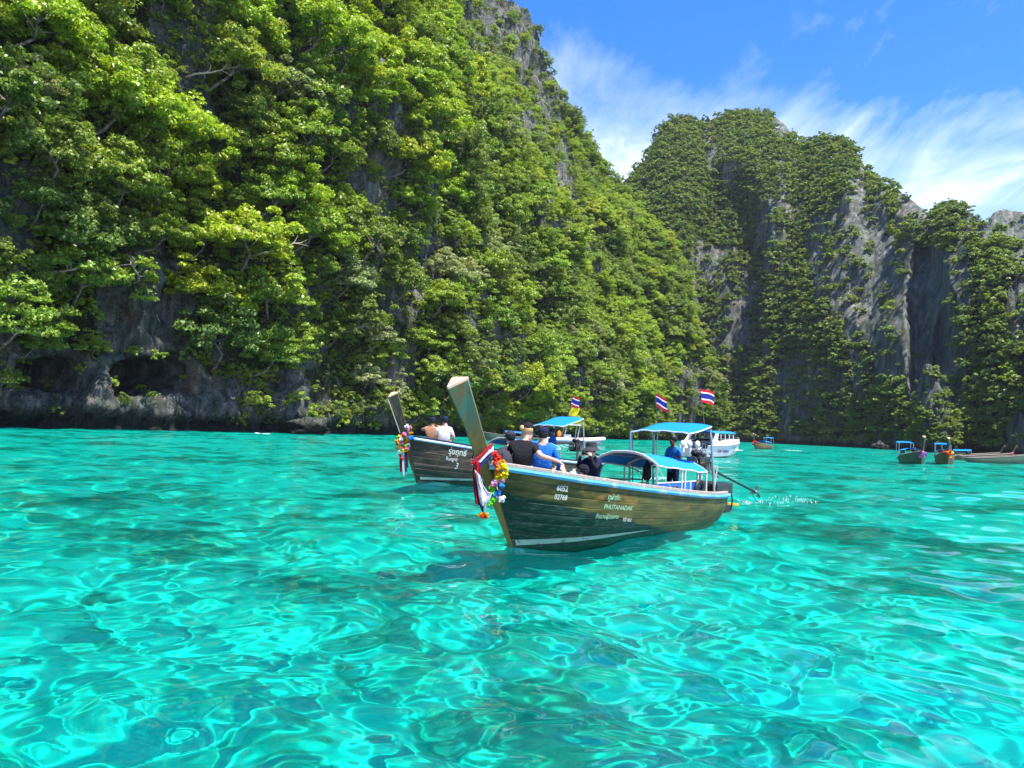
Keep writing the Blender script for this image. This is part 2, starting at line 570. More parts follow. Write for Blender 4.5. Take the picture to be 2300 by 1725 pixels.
SIL = [(1330, 440), (1388, 392), (1430, 352), (1470, 268), (1510, 252), (1560, 266), (1620, 246), (1660, 240), (1720, 250), (1750, 272), (1772, 308), (1800, 310), (1840, 300), (1890, 304), (1922, 342),
       (1945, 384), (2010, 414), (2050, 444), (2075, 466), (2100, 464), (2130, 450), (2170, 460), (2200, 480), (2230, 500), (2300, 545), (2380, 590), (2480, 560), (2700, 620)]
HILL_P, HILL_Z = make_hill('hill', (1330, 2700), [(1330, 420), (1600, 405), (1752, 380), (2021, 300), (2150, 262), (2300, 222), (2500, 180), (2700, 140)], SIL,
                           [(1330, 120), (1700, 130), (2000, 90), (2150, 60), (2700, 50)],
                           'tall forested limestone mountain rising from the far shore', 
                           [(1625, 700, 95, 280, 20), (2080, 730, 45, 190, 15), (2130, 830, 35, 150, 9), (1940, 620, 110, 130, 5), (1790, 880, 60, 70, 4)], 31, 3.2, FAR_BARE)
BACK_P, BACK_Z = make_hill('hill', (2140, 2640), [(2140, 420), (2640, 380)], [(2140, 560), (2205, 520), (2218, 486), (2228, 470), (2252, 460), (2280, 464), (2310, 470), (2400, 440), (2500, 480), (2640, 560)],
                           [(2140, 60), (2640, 60)], 'bare grey rock shoulder peeping out behind the far mountain', [], 77, 4.0, [(2260, 520, 80, 80, 0.9)], 70)


def make_pinnacle():
    c = at(2102, 1008, 255)
    nu, nv = 40, 60
    a, t = np.meshgrid(np.linspace(0, 2 * math.pi, nu, endpoint=False), np.linspace(0, 1, nv), indexing='ij')
    H = 31.0
    r = 6.5 * (1 - t) ** 0.75 + 0.6
    r = r * (1 + 0.35 * fbm(np.cos(a) * 1.6 + 5, np.sin(a) * 1.6 + 5, t * 5, seed=50, oct=4)) + 0.5 * fbm(np.cos(a) * 4, np.sin(a) * 4, t * 18, seed=51)
    P = np.stack([c[0] + r * np.cos(a) - 3.0 * t, c[1] + r * np.sin(a) * 1.3, -2 + H * t], -1)
    o = link('rock_pinnacle', mesh_np('rock_pinnacle', P.reshape(-1, 3), grid_faces(nu, nv, wrap=True), smooth=True, mats=[ROCK_FAR]))
    set_bare(o.data, np.full(nu * nv, 0.8))
    tag(o, 'narrow grey rock pinnacle standing at the foot of the far mountain', 'rock')
    return P


PIN_P = make_pinnacle()


# ------------------------------------------------------------------ foliage
def leaf_mat(name, cols, sat=1.0):
    m, t, b = mat(name)
    oi = t.n('ShaderNodeObjectInfo').outputs['Random']
    isl = t.n('ShaderNodeNewGeometry').outputs['Random Per Island']
    c1 = t.ramp(oi, [(i / (len(cols) - 1), c) for i, c in enumerate(cols)])
    hs_ = t.n('ShaderNodeHueSaturation')
    t.L.new(c1, hs_.inputs['Color'])
    t.L.new(t.math('ADD', t.math('MULTIPLY', isl, 0.045), 0.475), hs_.inputs['Hue'])
    t.L.new(t.math('ADD', t.math('MULTIPLY', isl, 0.95), 0.65), hs_.inputs['Value'])
    hs_.inputs['Saturation'].default_value = sat
    col = hs_.outputs[0]
    t.L.new(col, b.inputs['Base Color'])
    b.inputs['Roughness'].default_value = 0.45
    b.inputs['Specular IOR Level'].default_value = 0.5
    tr = t.n('ShaderNodeBsdfTranslucent')
    t.L.new(t.mix(1.0, col, (1.35, 1.35, 0.6), 'MULTIPLY'), tr.inputs['Color'])
    mx = t.n('ShaderNodeMixShader')
    mx.inputs[0].default_value = 0.32
    t.L.new(b.outputs[0], mx.inputs[1])
    t.L.new(tr.outputs[0], mx.inputs[2])
    t.L.new(mx.outputs[0], t.N['Material Output'].inputs['Surface'])
    return m


LEAF = {
    'yellow': leaf_mat('leaf_yellow_green', [(0.29, 0.39, 0.02), (0.25, 0.38, 0.022), (0.33, 0.38, 0.02), (0.22, 0.36, 0.026)]),
    'green': leaf_mat('leaf_fresh_green', [(0.20, 0.295, 0.028), (0.235, 0.32, 0.028), (0.165, 0.265, 0.03), (0.245, 0.31, 0.032)]),
    'deep': leaf_mat('leaf_deep_green', [(0.11, 0.18, 0.024), (0.14, 0.20, 0.028), (0.16, 0.215, 0.032), (0.10, 0.165, 0.03)]),
    'pale': leaf_mat('leaf_grey_green', [(0.25, 0.30, 0.11), (0.22, 0.275, 0.10), (0.28, 0.31, 0.12), (0.20, 0.275, 0.09)], 0.95),
    'far': leaf_mat('leaf_far_green', [(0.16, 0.24, 0.045), (0.22, 0.30, 0.045), (0.13, 0.21, 0.05), (0.25, 0.31, 0.05), (0.18, 0.25, 0.04)]),
}
BARK, tb, bb = mat('bark')
bb.inputs['Base Color'].default_value = (0.20, 0.17, 0.13, 1)
tb.L.new(tb.ramp(tb.noise(tb.n('ShaderNodeTexCoord').outputs['Object'], 3.0, 5), [(0.35, (0.05, 0.042, 0.03)), (0.65, (0.24, 0.215, 0.18))]), bb.inputs['Base Color'])
bb.inputs['Roughness'].default_value = 0.9


def leaf_quads(C, Nrm, size, asp, r):
    """diamond leaves folded along the midrib: centres, normals -> verts, faces"""
    n = len(C)
    Nrm = Nrm / np.linalg.norm(Nrm, axis=1, keepdims=True)
    ref = r.normal(size=(n, 3))
    ta = np.cross(Nrm, ref)
    ta /= np.maximum(np.linalg.norm(ta, axis=1, keepdims=True), 1e-6)
    tb_ = np.cross(Nrm, ta)
    L = size[:, None] * ta
    Wd = size[:, None] * asp * tb_
    droop = -Nrm * size[:, None] * 0.22
    V = np.stack([C - L * 0.5, C + Wd * 0.5 + L * 0.05, C + L * 0.55 + droop, C - Wd * 0.5 + L * 0.05], 1).reshape(-1, 3)
    return V, np.arange(n * 4).reshape(-1, 4)


def crown_mesh(name, material, seed, R=5.0, flat=0.62, lobes=26, per=125, leaf=0.34, layered=0.5, hollow=0.0):
    """an irregular crown: lobes spread over an uneven dome, each lobe a flat spray of leaf faces with gaps between"""
    r = np.random.default_rng(seed)
    cs, cn, sz = [], [], []
    for k in range(lobes):
        th = r.uniform(0, 2 * math.pi)
        el = math.asin(min(1, r.uniform(-0.25, 1.0)))
        rr = R * r.uniform(0.4, 1.05) * (1 + 0.22 * math.sin(2 * th + seed) + 0.12 * math.sin(5 * th + 2 * seed))
        c = np.array([rr * math.cos(th) * math.cos(el), rr * math.sin(th) * math.cos(el), rr * flat * math.sin(el)])
        lr = R * r.uniform(0.10, 0.26)
        m = int(per * r.uniform(0.6, 1.3))
        q = r.normal(size=(m, 3))
        q /= np.linalg.norm(q, axis=1, keepdims=True)
        q *= r.uniform(0.25, 1.0, (m, 1)) ** 0.45
        q[:, 2] = np.where(q[:, 2] < 0, q[:, 2] * 0.55, q[:, 2])
        off = q * np.array([lr, lr, lr * (0.62 - 0.32 * layered)])
        off[:, 2] -= 0.35 * (off[:, 0] ** 2 + off[:, 1] ** 2) / lr * (0.5 + 0.5 * layered)      # sprays droop at the rim
        nn = 0.55 * q + np.array([0, 0, 0.8]) + r.normal(size=(m, 3)) * 0.72 + 0.35 * c / (np.linalg.norm(c) + 1e-6)
        cs.append(c + off)
        cn.append(nn)
        sz.append(leaf * r.uniform(0.5, 1.5, m))
    C, Nn, s_ = np.vstack(cs), np.vstack(cn), np.concatenate(sz)
    V, Fq = leaf_quads(C, Nn, s_, 0.62, r)
    return mesh_np(name, V, Fq, mats=[material])


def tube(path, radii, sides=7):
    path = [np.array(p, float) for p in path]
    V, Fq = [], []
    for i, p in enumerate(path):
        d = path[min(i + 1, len(path) - 1)] - path[max(i - 1, 0)]
        d /= np.linalg.norm(d) + 1e-9
        a = np.cross(d, [0, 0, 1.0] if abs(d[2]) < 0.9 else [1.0, 0, 0])
        a /= np.linalg.norm(a)
        b = np.cross(d, a)
        for k in range(sides):
            an = 2 * math.pi * k / sides
            V.append(p + radii[i] * (math.cos(an) * a + math.sin(an) * b))
    n = len(path)
    for i in range(n - 1):
        for k in range(sides):
            k2 = (k + 1) % sides
            Fq.append([i * sides + k, i * sides + k2, (i + 1) * sides + k2, (i + 1) * sides + k])
    return np.array(V), np.array(Fq)


def join(parts):
    V, Fq, o = [], [], 0
    for v, f in parts:
        V.append(v)
        Fq.append(np.asarray(f) + o)
        o += len(v)
    return np.vstack(V), np.vstack(Fq)


def trunk_mesh(name, seed, R):
    """trunk that leaves the rock sideways, bends upwards and divides into limbs"""
    r = np.random.default_rng(seed)
    top = np.array([0.55 * R, 0.1 * R * r.normal(), 0.55 * R])
    pts = [np.array([-1.6, 0, -0.6]), np.array([0, 0, 0]), np.array([0.25 * R, r.normal() * 0.06 * R, 0.1 * R]), np.array([0.42 * R, r.normal() * 0.08 * R, 0.32 * R]), top]
    rr = R * 0.032
    parts = [tube(pts, [rr * 1.3, rr * 1.15, rr, rr * 0.85, rr * 0.6])]
    for k in range(7):
        th = 2 * math.pi * (k + r.uniform(-0.3, 0.3)) / 7
        s = pts[3] * 0.6 + top * 0.4 if k % 2 else top
        e = top + np.array([math.cos(th) * R * 0.75, math.sin(th) * R * 0.75, R * r.uniform(0.1, 0.4)])
        mid = 0.5 * (s + e) + np.array([0, 0, 0.1 * R]) + r.normal(size=3) * 0.05 * R
        parts.append(tube([s, mid, e], [rr * 0.55, rr * 0.35, rr * 0.12], 5))
    V, Fq = join(parts)
    return mesh_np(name, V, Fq, smooth=True, mats=[BARK])


# prototypes, all for a crown radius of 5 m
TREE_KINDS = []          # (adjective, trunk mesh, crown mesh)
for i, (kd, adj, kw) in enumerate([
        ('yellow', 'bright yellow-green', dict(seed=1, flat=0.72, lobes=78, layered=0.45)),
        ('yellow', 'lime-green', dict(seed=2, flat=0.85, lobes=70, layered=0.25)),
        ('green', 'fresh green', dict(seed=3, flat=0.72, lobes=78, layered=0.45)),
        ('green', 'mid-green', dict(seed=4, flat=0.95, lobes=74, layered=0.15)),
        ('green', 'leafy green', dict(seed=5, flat=0.85, lobes=66, layered=0.35)),
        ('deep', 'deep green', dict(seed=6, flat=0.95, lobes=74, layered=0.15)),
        ('deep', 'dark green', dict(seed=7, flat=0.8, lobes=68, layered=0.35)),
        ('pale', 'grey-green', dict(seed=8, flat=0.9, lobes=68, layered=0.3))]):
    TREE_KINDS.append((adj, trunk_mesh('trunk', 100 + i, 5.0), crown_mesh('crown', LEAF[kd], **kw)))
SRC = bpy.data.collections.new('foliage_sources')
FAR_SRC = bpy.data.collections.new('far_foliage_sources')


def src(coll, name, me):
    o = bpy.data.objects.new(name, me)
    coll.objects.link(o)
    return o


for i, (adj, tm, cm) in enumerate(TREE_KINDS):
    src(SRC, 'a_%02d' % i, cm)
for i, kd in enumerate(['yellow', 'green', 'green', 'deep', 'deep', 'pale']):
    src(SRC, 'b_%02d' % i, crown_mesh('bush_%d' % i, LEAF[kd], 40 + i, R=5.0, flat=0.9, lobes=22, per=90, leaf=0.62, layered=0.2))
for i in range(5):
    src(FAR_SRC, 'f_%02d' % i, crown_mesh('far_crown_%d' % i, LEAF['far'], 60 + i, R=5.0, flat=0.75, lobes=26, per=60, leaf=0.95, layered=0.5))
src(FAR_SRC, 'f_05', crown_mesh('far_crown_5', LEAF['green'], 66, R=5.0, flat=0.75, lobes=26, per=60, leaf=0.95, layered=0.5))


def scatter_object(name, pts, rots, scales, idx, coll):
    me = bpy.data.meshes.new(name)
    me.vertices.add(len(pts))
    me.vertices.foreach_set('co', np.asarray(pts, np.float32).ravel())
    for an, typ, data in (('rot', 'FLOAT_VECTOR', rots), ('scl', 'FLOAT', scales), ('pick', 'INT', idx)):
        at_ = me.attributes.new(an, typ, 'POINT')
        if typ == 'FLOAT_VECTOR':
            at_.data.foreach_set('vector', np.asarray(data, np.float32).ravel())
        else:
            at_.data.foreach_set('value', np.asarray(data, np.float32 if typ == 'FLOAT' else np.int32))
    me.update()
    o = link(name, me)
    g = bpy.data.node_groups.new(name, 'GeometryNodeTree')
    g.interface.new_socket('Geometry', in_out='INPUT', socket_type='NodeSocketGeometry')
    g.interface.new_socket('Geometry', in_out='OUTPUT', socket_type='NodeSocketGeometry')
    gi, go = g.nodes.new('NodeGroupInput'), g.nodes.new('NodeGroupOutput')
    ci = g.nodes.new('GeometryNodeCollectionInfo')
    ci.inputs['Collection'].default_value = coll
    ci.inputs['Separate Children'].default_value = True
    ci.inputs['Reset Children'].default_value = True
    ip = g.nodes.new('GeometryNodeInstanceOnPoints')
    ip.inputs['Pick Instance'].default_value = True

    def attr(nm, typ):
        a = g.nodes.new('GeometryNodeInputNamedAttribute')
        a.data_type = typ
        a.inputs['Name'].default_value = nm
        return next(s for s in a.outputs if s.name == 'Attribute' and s.enabled)
    e2r = g.nodes.new('FunctionNodeEulerToRotation')
    g.links.new(attr('rot', 'FLOAT_VECTOR'), e2r.inputs[0])
    g.links.new(gi.outputs[0], ip.inputs['Points'])
    g.links.new(ci.outputs[0], ip.inputs['Instance'])
    g.links.new(attr('pick', 'INT'), ip.inputs['Instance Index'])
    g.links.new(e2r.outputs[0], ip.inputs['Rotation'])
    g.links.new(attr('scl', 'FLOAT'), ip.inputs['Scale'])
    g.links.new(ip.outputs[0], go.inputs[0])
    md = o.modifiers.new('scatter', 'NODES')
    md.node_group = g
    return o


def dart(cands, radii, cell):
    """keep candidates that stay clear of those kept before"""
    grid, keep = {}, []
    for i, (p, r) in enumerate(zip(cands, radii)):
        k = tuple((p // cell).astype(int))
        ok = True
        for a in (-1, 0, 1):
            for b in (-1, 0, 1):
                for c in (-1, 0, 1):
                    for j in grid.get((k[0] + a, k[1] + b, k[2] + c), ()):
                        d = cands[j] - p
                        if d @ d < (0.5 * (r + radii[j])) ** 2:
                            ok = False
                            break
                    if not ok:
                        break
                if not ok:
                    break
            if not ok:
                break
        if ok:
            grid.setdefault(k, []).append(i)
            keep.append(i)
    return keep


TREES = []


def jitter(Pg, ci, r):
    du, dv = (np.gradient(Pg, axis=k).reshape(-1, 3)[ci] for k in (0, 1))
    return Pg.reshape(-1, 3)[ci] + du * r.uniform(-0.5, 0.5, (len(ci), 1)) + dv * r.uniform(-0.5, 0.5, (len(ci), 1))


def plant_near():
    r = np.random.default_rng(21)
    nu, nv = CLIFF_T.shape
    Nn = grid_normals(CLIFF_P)
    if (Nn[..., 0] * N_IN[0] + Nn[..., 1] * N_IN[1]).mean() > 0:
        Nn = -Nn
    # candidates, area weighted
    area = np.linalg.norm(np.cross(np.gradient(CLIFF_P, axis=0), np.gradient(CLIFF_P, axis=1)), axis=-1)
    px, py, z = (v.reshape(nu, nv) for v in proj(CLIFF_P.reshape(-1, 3)))
    vis = (px > -420) & (px < 2000) & (py > -520) & (CLIFF_T > 2.0) & (z > 5)
    wgt = area * vis
    bare = bare_prob(px, py, NEAR_BARE)
    strip = 0.75 * sstep(0.18, 0.42, fbm(CLIFF_S / 7, CLIFF_T / 22, seed=91, oct=3))
    thin = np.maximum(bare, strip)
    wgt = (wgt / wgt.sum()).ravel()
    # ---- trees
    ci = r.choice(nu * nv, 14000, replace=False, p=wgt)
    P, N_, zz = jitter(CLIFF_P, ci, r), Nn.reshape(-1, 3)[ci], z.ravel()[ci]
    big = np.clip(1.22 - (zz - 80) / 420, 0.62, 1.3)
    Rr = (1.7 + 4.2 * r.uniform(size=len(ci)) ** 1.5) * big
    th_ = thin.ravel()[ci]
    low = CLIFF_T.ravel()[ci] < 7
    Rr = np.where(low, Rr * 0.6, Rr)
    order = np.argsort(-Rr + r.normal(0, 1.2, len(ci)))
    P, N_, Rr, zz, th_ = P[order], N_[order], Rr[order], zz[order], th_[order]
    keep = np.array(dart(P, Rr * 0.92, 7.0))
    keep = keep[r.uniform(size=len(keep)) > th_[keep]]
    P, N_, Rr, zz = P[keep], N_[keep], Rr[keep], zz[keep]
    col_n = fbm(P[:, 0] / 26, P[:, 1] / 26, P[:, 2] / 22, oct=2, seed=33)
    hi = sstep(15, 60, P[:, 2])
    q = col_n * 1.3 + 0.20 * hi + r.normal(0, 0.30, len(P))
    kind = np.select([q > 0.66, q > 0.40, q > 0.20, q > 0.06, q > -0.14, q > -0.32, q > -0.46], [0, 1, 2, 4, 3, 5, 7], 6)
    yaw = np.arctan2(N_[:, 1], N_[:, 0]) + r.normal(0, 0.35, len(P))
    ppx, ppy, _ = proj(P + np.array([0, 0, 2.0]))
    inview = (ppx > -60) & (ppx < 1640) & (ppy > -60) & (ppy < 985)
    score = np.where(inview, Rr / zz, 0)
    ind = np.argsort(-score)[:290]
    mask = np.zeros(len(P), bool)
    mask[ind] = True
    for i in ind:
        TREES.append((P[i], Rr[i], int(kind[i]), yaw[i], ppx[i], ppy[i]))
    rest = ~mask
    pr = P[rest] + np.stack([np.cos(yaw[rest]) * 0.45 * Rr[rest], np.sin(yaw[rest]) * 0.45 * Rr[rest], 0.42 * Rr[rest]], -1)
    o = scatter_object('cliff_woods', pr, np.stack([r.normal(0, 0.12, rest.sum()), r.normal(0, 0.12, rest.sum()), r.uniform(0, 6.28, rest.sum())], -1), Rr[rest] / 5, kind[rest], SRC)
    tag(o, 'woods of smaller and higher trees clothing the near cliff', 'woods', kind='stuff')
    # ---- bushes and creepers filling between
    wg = area * ((px > -250) & (px < 1750) & (py > -300) & (CLIFF_T > 1.6) & (z > 5)) * (1 - np.maximum(bare * 0.96, strip * 0.55)) / np.maximum(z, 60) ** 0.8
    ci = r.choice(nu * nv, 12000, replace=False, p=(wg / wg.sum()).ravel())
    P, N_, zz = jitter(CLIFF_P, ci, r), Nn.reshape(-1, 3)[ci], z.ravel()[ci]
    Rb = r.uniform(0.5, 1.5, len(ci)) ** 1.3 * np.clip(0.9 + (zz - 80) / 350, 0.9, 1.6)
    P = P + N_ * (0.25 * Rb)[:, None]
    k2 = 8 + np.select([r.uniform(size=len(ci)) < a for a in (0.12, 0.34, 0.55, 0.75, 0.9)], [0, 1, 2, 3, 4], 5)
    o = scatter_object('undergrowth', P, np.stack([r.normal(0, 0.3, len(ci)), r.normal(0, 0.3, len(ci)), r.uniform(0, 6.28, len(ci))], -1), Rb / 5, k2, SRC)
    tag(o, 'bushes and creepers covering the near cliff between the trees', 'undergrowth', kind='stuff')


plant_near()


def plant_far(Pg, zones, name, label, n, seed, rmin, rmax, dens=1.0):
    r = np.random.default_rng(seed)
    nu, nv = Pg.shape[:2]
    Nn = grid_normals(Pg)
    if Nn[..., 1].mean() > 0:
        Nn = -Nn
    area = np.linalg.norm(np.cross(np.gradient(Pg, axis=0), np.gradient(Pg, axis=1)), axis=-1)
    px, py, z = (v.reshape(nu, nv) for v in proj(Pg.reshape(-1, 3)))
    bare = bare_prob(px, py, zones)
    strip = 0.82 * sstep(0.05, 0.28, fbm(px / 40, py / 120, seed=46, oct=3)) * sstep(320, 480, py)
    wgt = area * (Pg[..., 2] > 2.5)
    thin = np.maximum(bare, strip)
    ci = r.choice(nu * nv, min(n, int((wgt > 0).sum() * 0.9)), replace=False, p=(wgt / wgt.sum()).ravel())
    P, N_ = jitter(Pg, ci, r), Nn.reshape(-1, 3)[ci]
    Rr = rmin + (rmax - rmin) * r.uniform(size=len(ci)) ** 1.6
    order = np.argsort(-Rr + r.normal(0, 0.8, len(ci)))
    P, N_, Rr, th_ = P[order], N_[order], Rr[order], thin.ravel()[ci][order]
    keep = np.array(dart(P, Rr * dens, 5.5))
    keep = keep[r.uniform(size=len(keep)) > th_[keep]]
    P, N_, Rr = P[keep], N_[keep], Rr[keep]
    P = P + N_ * (0.35 * Rr)[:, None] + np.array([0, 0, 0.2])
    k = r.integers(0, 6, len(P))
    o = scatter_object(name, P, np.stack([r.normal(0, 0.15, len(P)), r.normal(0, 0.15, len(P)), r.uniform(0, 6.28, len(P))], -1), Rr / 5, k, FAR_SRC)
    tag(o, label, 'woods', kind='stuff')
    return len(P)


plant_far(HILL_P, FAR_BARE, 'mountain_forest', 'forest of small crowns covering the far mountain', 30000, 41, 0.9, 3.9, 0.95)
plant_far(BACK_P, [(2260, 520, 60, 60, 0.8)], 'ridge_forest', 'thin bushes on the bare rock shoulder behind the far mountain', 1200, 42, 1.5, 3.2)
plant_far(PIN_P, [(2088, 940, 12, 90, 0.8)], 'pinnacle_bushes', 'bushes growing on the narrow rock pinnacle', 300, 43, 1.0, 2.6, 0.6)


# ------------------------------------------------------------------ single trees of the near cliff
def near_words(px, py):
    """where a tree stands, by landmarks one can find in the picture"""
    a = next(t for lim, t in ((170, 'by the photo\'s left edge'), (470, 'over the big cave'), (760, 'right of the caves'), (960, 'behind the dark slim prow'), (1150, 'behind the tall teal prow'),
                              (1330, 'behind the small sky-blue canopy'), (1480, 'behind the larger blue canopy'), (9999, 'at the cliff\'s flag end')) if px < lim)
    b = next(t for lim, t in ((130, 'cut by photo top'), (290, 'high up'), (450, 'upper middle'), (620, 'halfway up'), (780, 'low down'), (9999, 'just above water')) if py < lim)
    return b + ' ' + a


ORD = ['leftmost', 'second', 'third', 'fourth', 'fifth', 'sixth', 'seventh', 'eighth', 'ninth', 'tenth', 'eleventh', 'twelfth']


def build_trees():
    named = {}
    recs = []
    for (p, R, k, yaw, px, py) in TREES:
        size = 'large' if R > 4.9 else ('small' if R < 3.6 else 'medium')
        lab = '%s %s tree %s' % (size, TREE_KINDS[k][0], near_words(px, py))
        recs.append((p, R, k, yaw, px, lab))
        named.setdefault(lab, []).append(px)
    for (p, R, k, yaw, px, lab) in recs:
        adj, tm, cm = TREE_KINDS[k]
        e = bpy.data.objects.new('cliff_tree', None)
        COL.objects.link(e)
        e.empty_display_size = 0.5
        e.location = p
        e.rotation_euler = (0, 0, yaw)
        e.scale = (R / 5,) * 3
        xs = sorted(named[lab])
        if len(xs) > 1:
            lab = lab + ', ' + ORD[min(xs.index(px), 11)] + ('' if px == xs[0] else ' from left')
        tag(e, lab, 'tree', 'trees standing out on the near cliff')
        link('trunk', tm, e)
        c = link('crown', cm, e)
        c.location = (2.6, 0, 2.9)
        c.rotation_euler = (0, 0, random.uniform(0, 6.28))


build_trees()


def bare_branches():
    """pale leafless limbs leaning out of the near cliff"""
    r = np.random.default_rng(77)
    Pf = CLIFF_P.reshape(-1, 3)
    px, py, z = proj(Pf)
    spots = [(90, 625, 5.5, 1, 'long pale bare limb reaching right over the cave mouths'), (560, 580, 6.0, 1, 'slanting pale bare limb above and right of the pale rock wall'), (755, 755, 4.5, 1, 'forked bare limb leaning right above the waterline'),
             (690, 770, 3.0, -1, 'tangle of dead twigs hanging on the rock right of the caves'), (300, 640, 3.6, -1, 'thin bare limb across the left side of the pale rock wall'), (980, 640, 5.0, 1, 'bare limb low on the cliff behind the tall teal prow'), (410, 180, 5.5, 1, 'bare limb high on the cliff above the caves'), (1330, 560, 7.0, 1, 'bare limb halfway up behind the larger blue canopy')]
    for cx, cy, L, sg, lab in spots:
        i = np.argmin(np.hypot(px - cx, py - cy) + (z < 0) * 1e5)
        o0 = Pf[i] - np.array([N_IN[0], N_IN[1], 0]) * 0.2
        out = np.array([-N_IN[0], -N_IN[1], 0])
        along = np.array([0.43, 0.90, 0]) * sg
        e = empty('bare_branch', o0)
        p = [np.zeros(3) - out * 1.2, out * 0.22 * L + along * 0.1 * L + np.array([0, 0, 0.12 * L]), out * 0.5 * L + along * 0.35 * L + np.array([0, 0, 0.22 * L]), out * 0.62 * L + along * 0.75 * L + np.array([0, 0, 0.5 * L])]
        MB().tube(p, [0.17, 0.14, 0.10, 0.04], 7).build('limb', PALE_BARK, e)
        for k in range(9):
            t_ = r.uniform(0.3, 1.0)
            a = p[2] * (1 - t_) + p[3] * t_ if t_ > 0.5 else p[1] * (1 - 2 * t_) + p[2] * 2 * t_
            b = a + (out * r.uniform(-0.1, 0.3) + along * r.uniform(-0.2, 0.5) + np.array([0, 0, r.uniform(-0.15, 0.35)])) * L
            MB().tube([a, 0.5 * (a + b) + r.normal(size=3) * 0.05 * L, b], [0.06, 0.04, 0.015], 5).build('twig', PALE_BARK, e)
        tag(e, lab, 'branch', 'bare branches on the near cliff')




# ------------------------------------------------------------------ paints and cloths
def paint(name, col, rough=0.5, var=0.25, scale=6.0, spec=0.4, metal=0.0, worn=None, worn_at=0.62):
    m, t, b = mat(name)
    oc = t.n('ShaderNodeTexCoord').outputs['Object']
    n = t.noise(oc, scale, 5, 0.6, 0.2)
    k = tuple(c * (1 - var) for c in col)
    c = t.mix(n, k, tuple(min(1, c * (1 + var)) for c in col))
    if worn:
        c = t.mix(t.ramp(t.noise(oc, scale * 1.7, 6, 0.65, 0.5), [(worn_at - 0.06, 0.0), (worn_at + 0.05, 1.0)]), c, worn)
    t.L.new(c, b.inputs['Base Color'])
    b.inputs['Roughness'].default_value = rough
    b.inputs['Specular IOR Level'].default_value = spec
    b.inputs['Metallic'].default_value = metal
    return m


def cloth(name, col, var=0.2, wr=0.8, scale=9.0, thin=0.0):
    m, t, b = mat(name)
    oc = t.n('ShaderNodeTexCoord').outputs['Object']
    n = t.noise(oc, scale, 4, 0.6, 0.8)
    t.L.new(t.mix(n, tuple(c * (1 - var) for c in col), tuple(min(1, c * (1 + var)) for c in col)), b.inputs['Base Color'])
    b.inputs['Roughness'].default_value = 0.85
    b.inputs['Specular IOR Level'].default_value = 0.15
    bp = t.n('ShaderNodeBump')
    bp.inputs['Strength'].default_value = wr
    bp.inputs['Distance'].default_value = 0.03
    t.L.new(t.noise(t.mapping(oc, (1, 1, 2.2)), scale * 0.9, 3, 0.5, 1.2), bp.inputs['Height'])
    t.L.new(bp.outputs[0], b.inputs['Normal'])
    if thin:
        tr = t.n('ShaderNodeBsdfTranslucent')
        tr.inputs['Color'].default_value = col + (1,)
        mx = t.n('ShaderNodeMixShader')
        mx.inputs[0].default_value = thin
        t.L.new(b.outputs[0], mx.inputs[1])
        t.L.new(tr.outputs[0], mx.inputs[2])
        t.L.new(mx.outputs[0], t.N['Material Output'].inputs['Surface'])
    return m


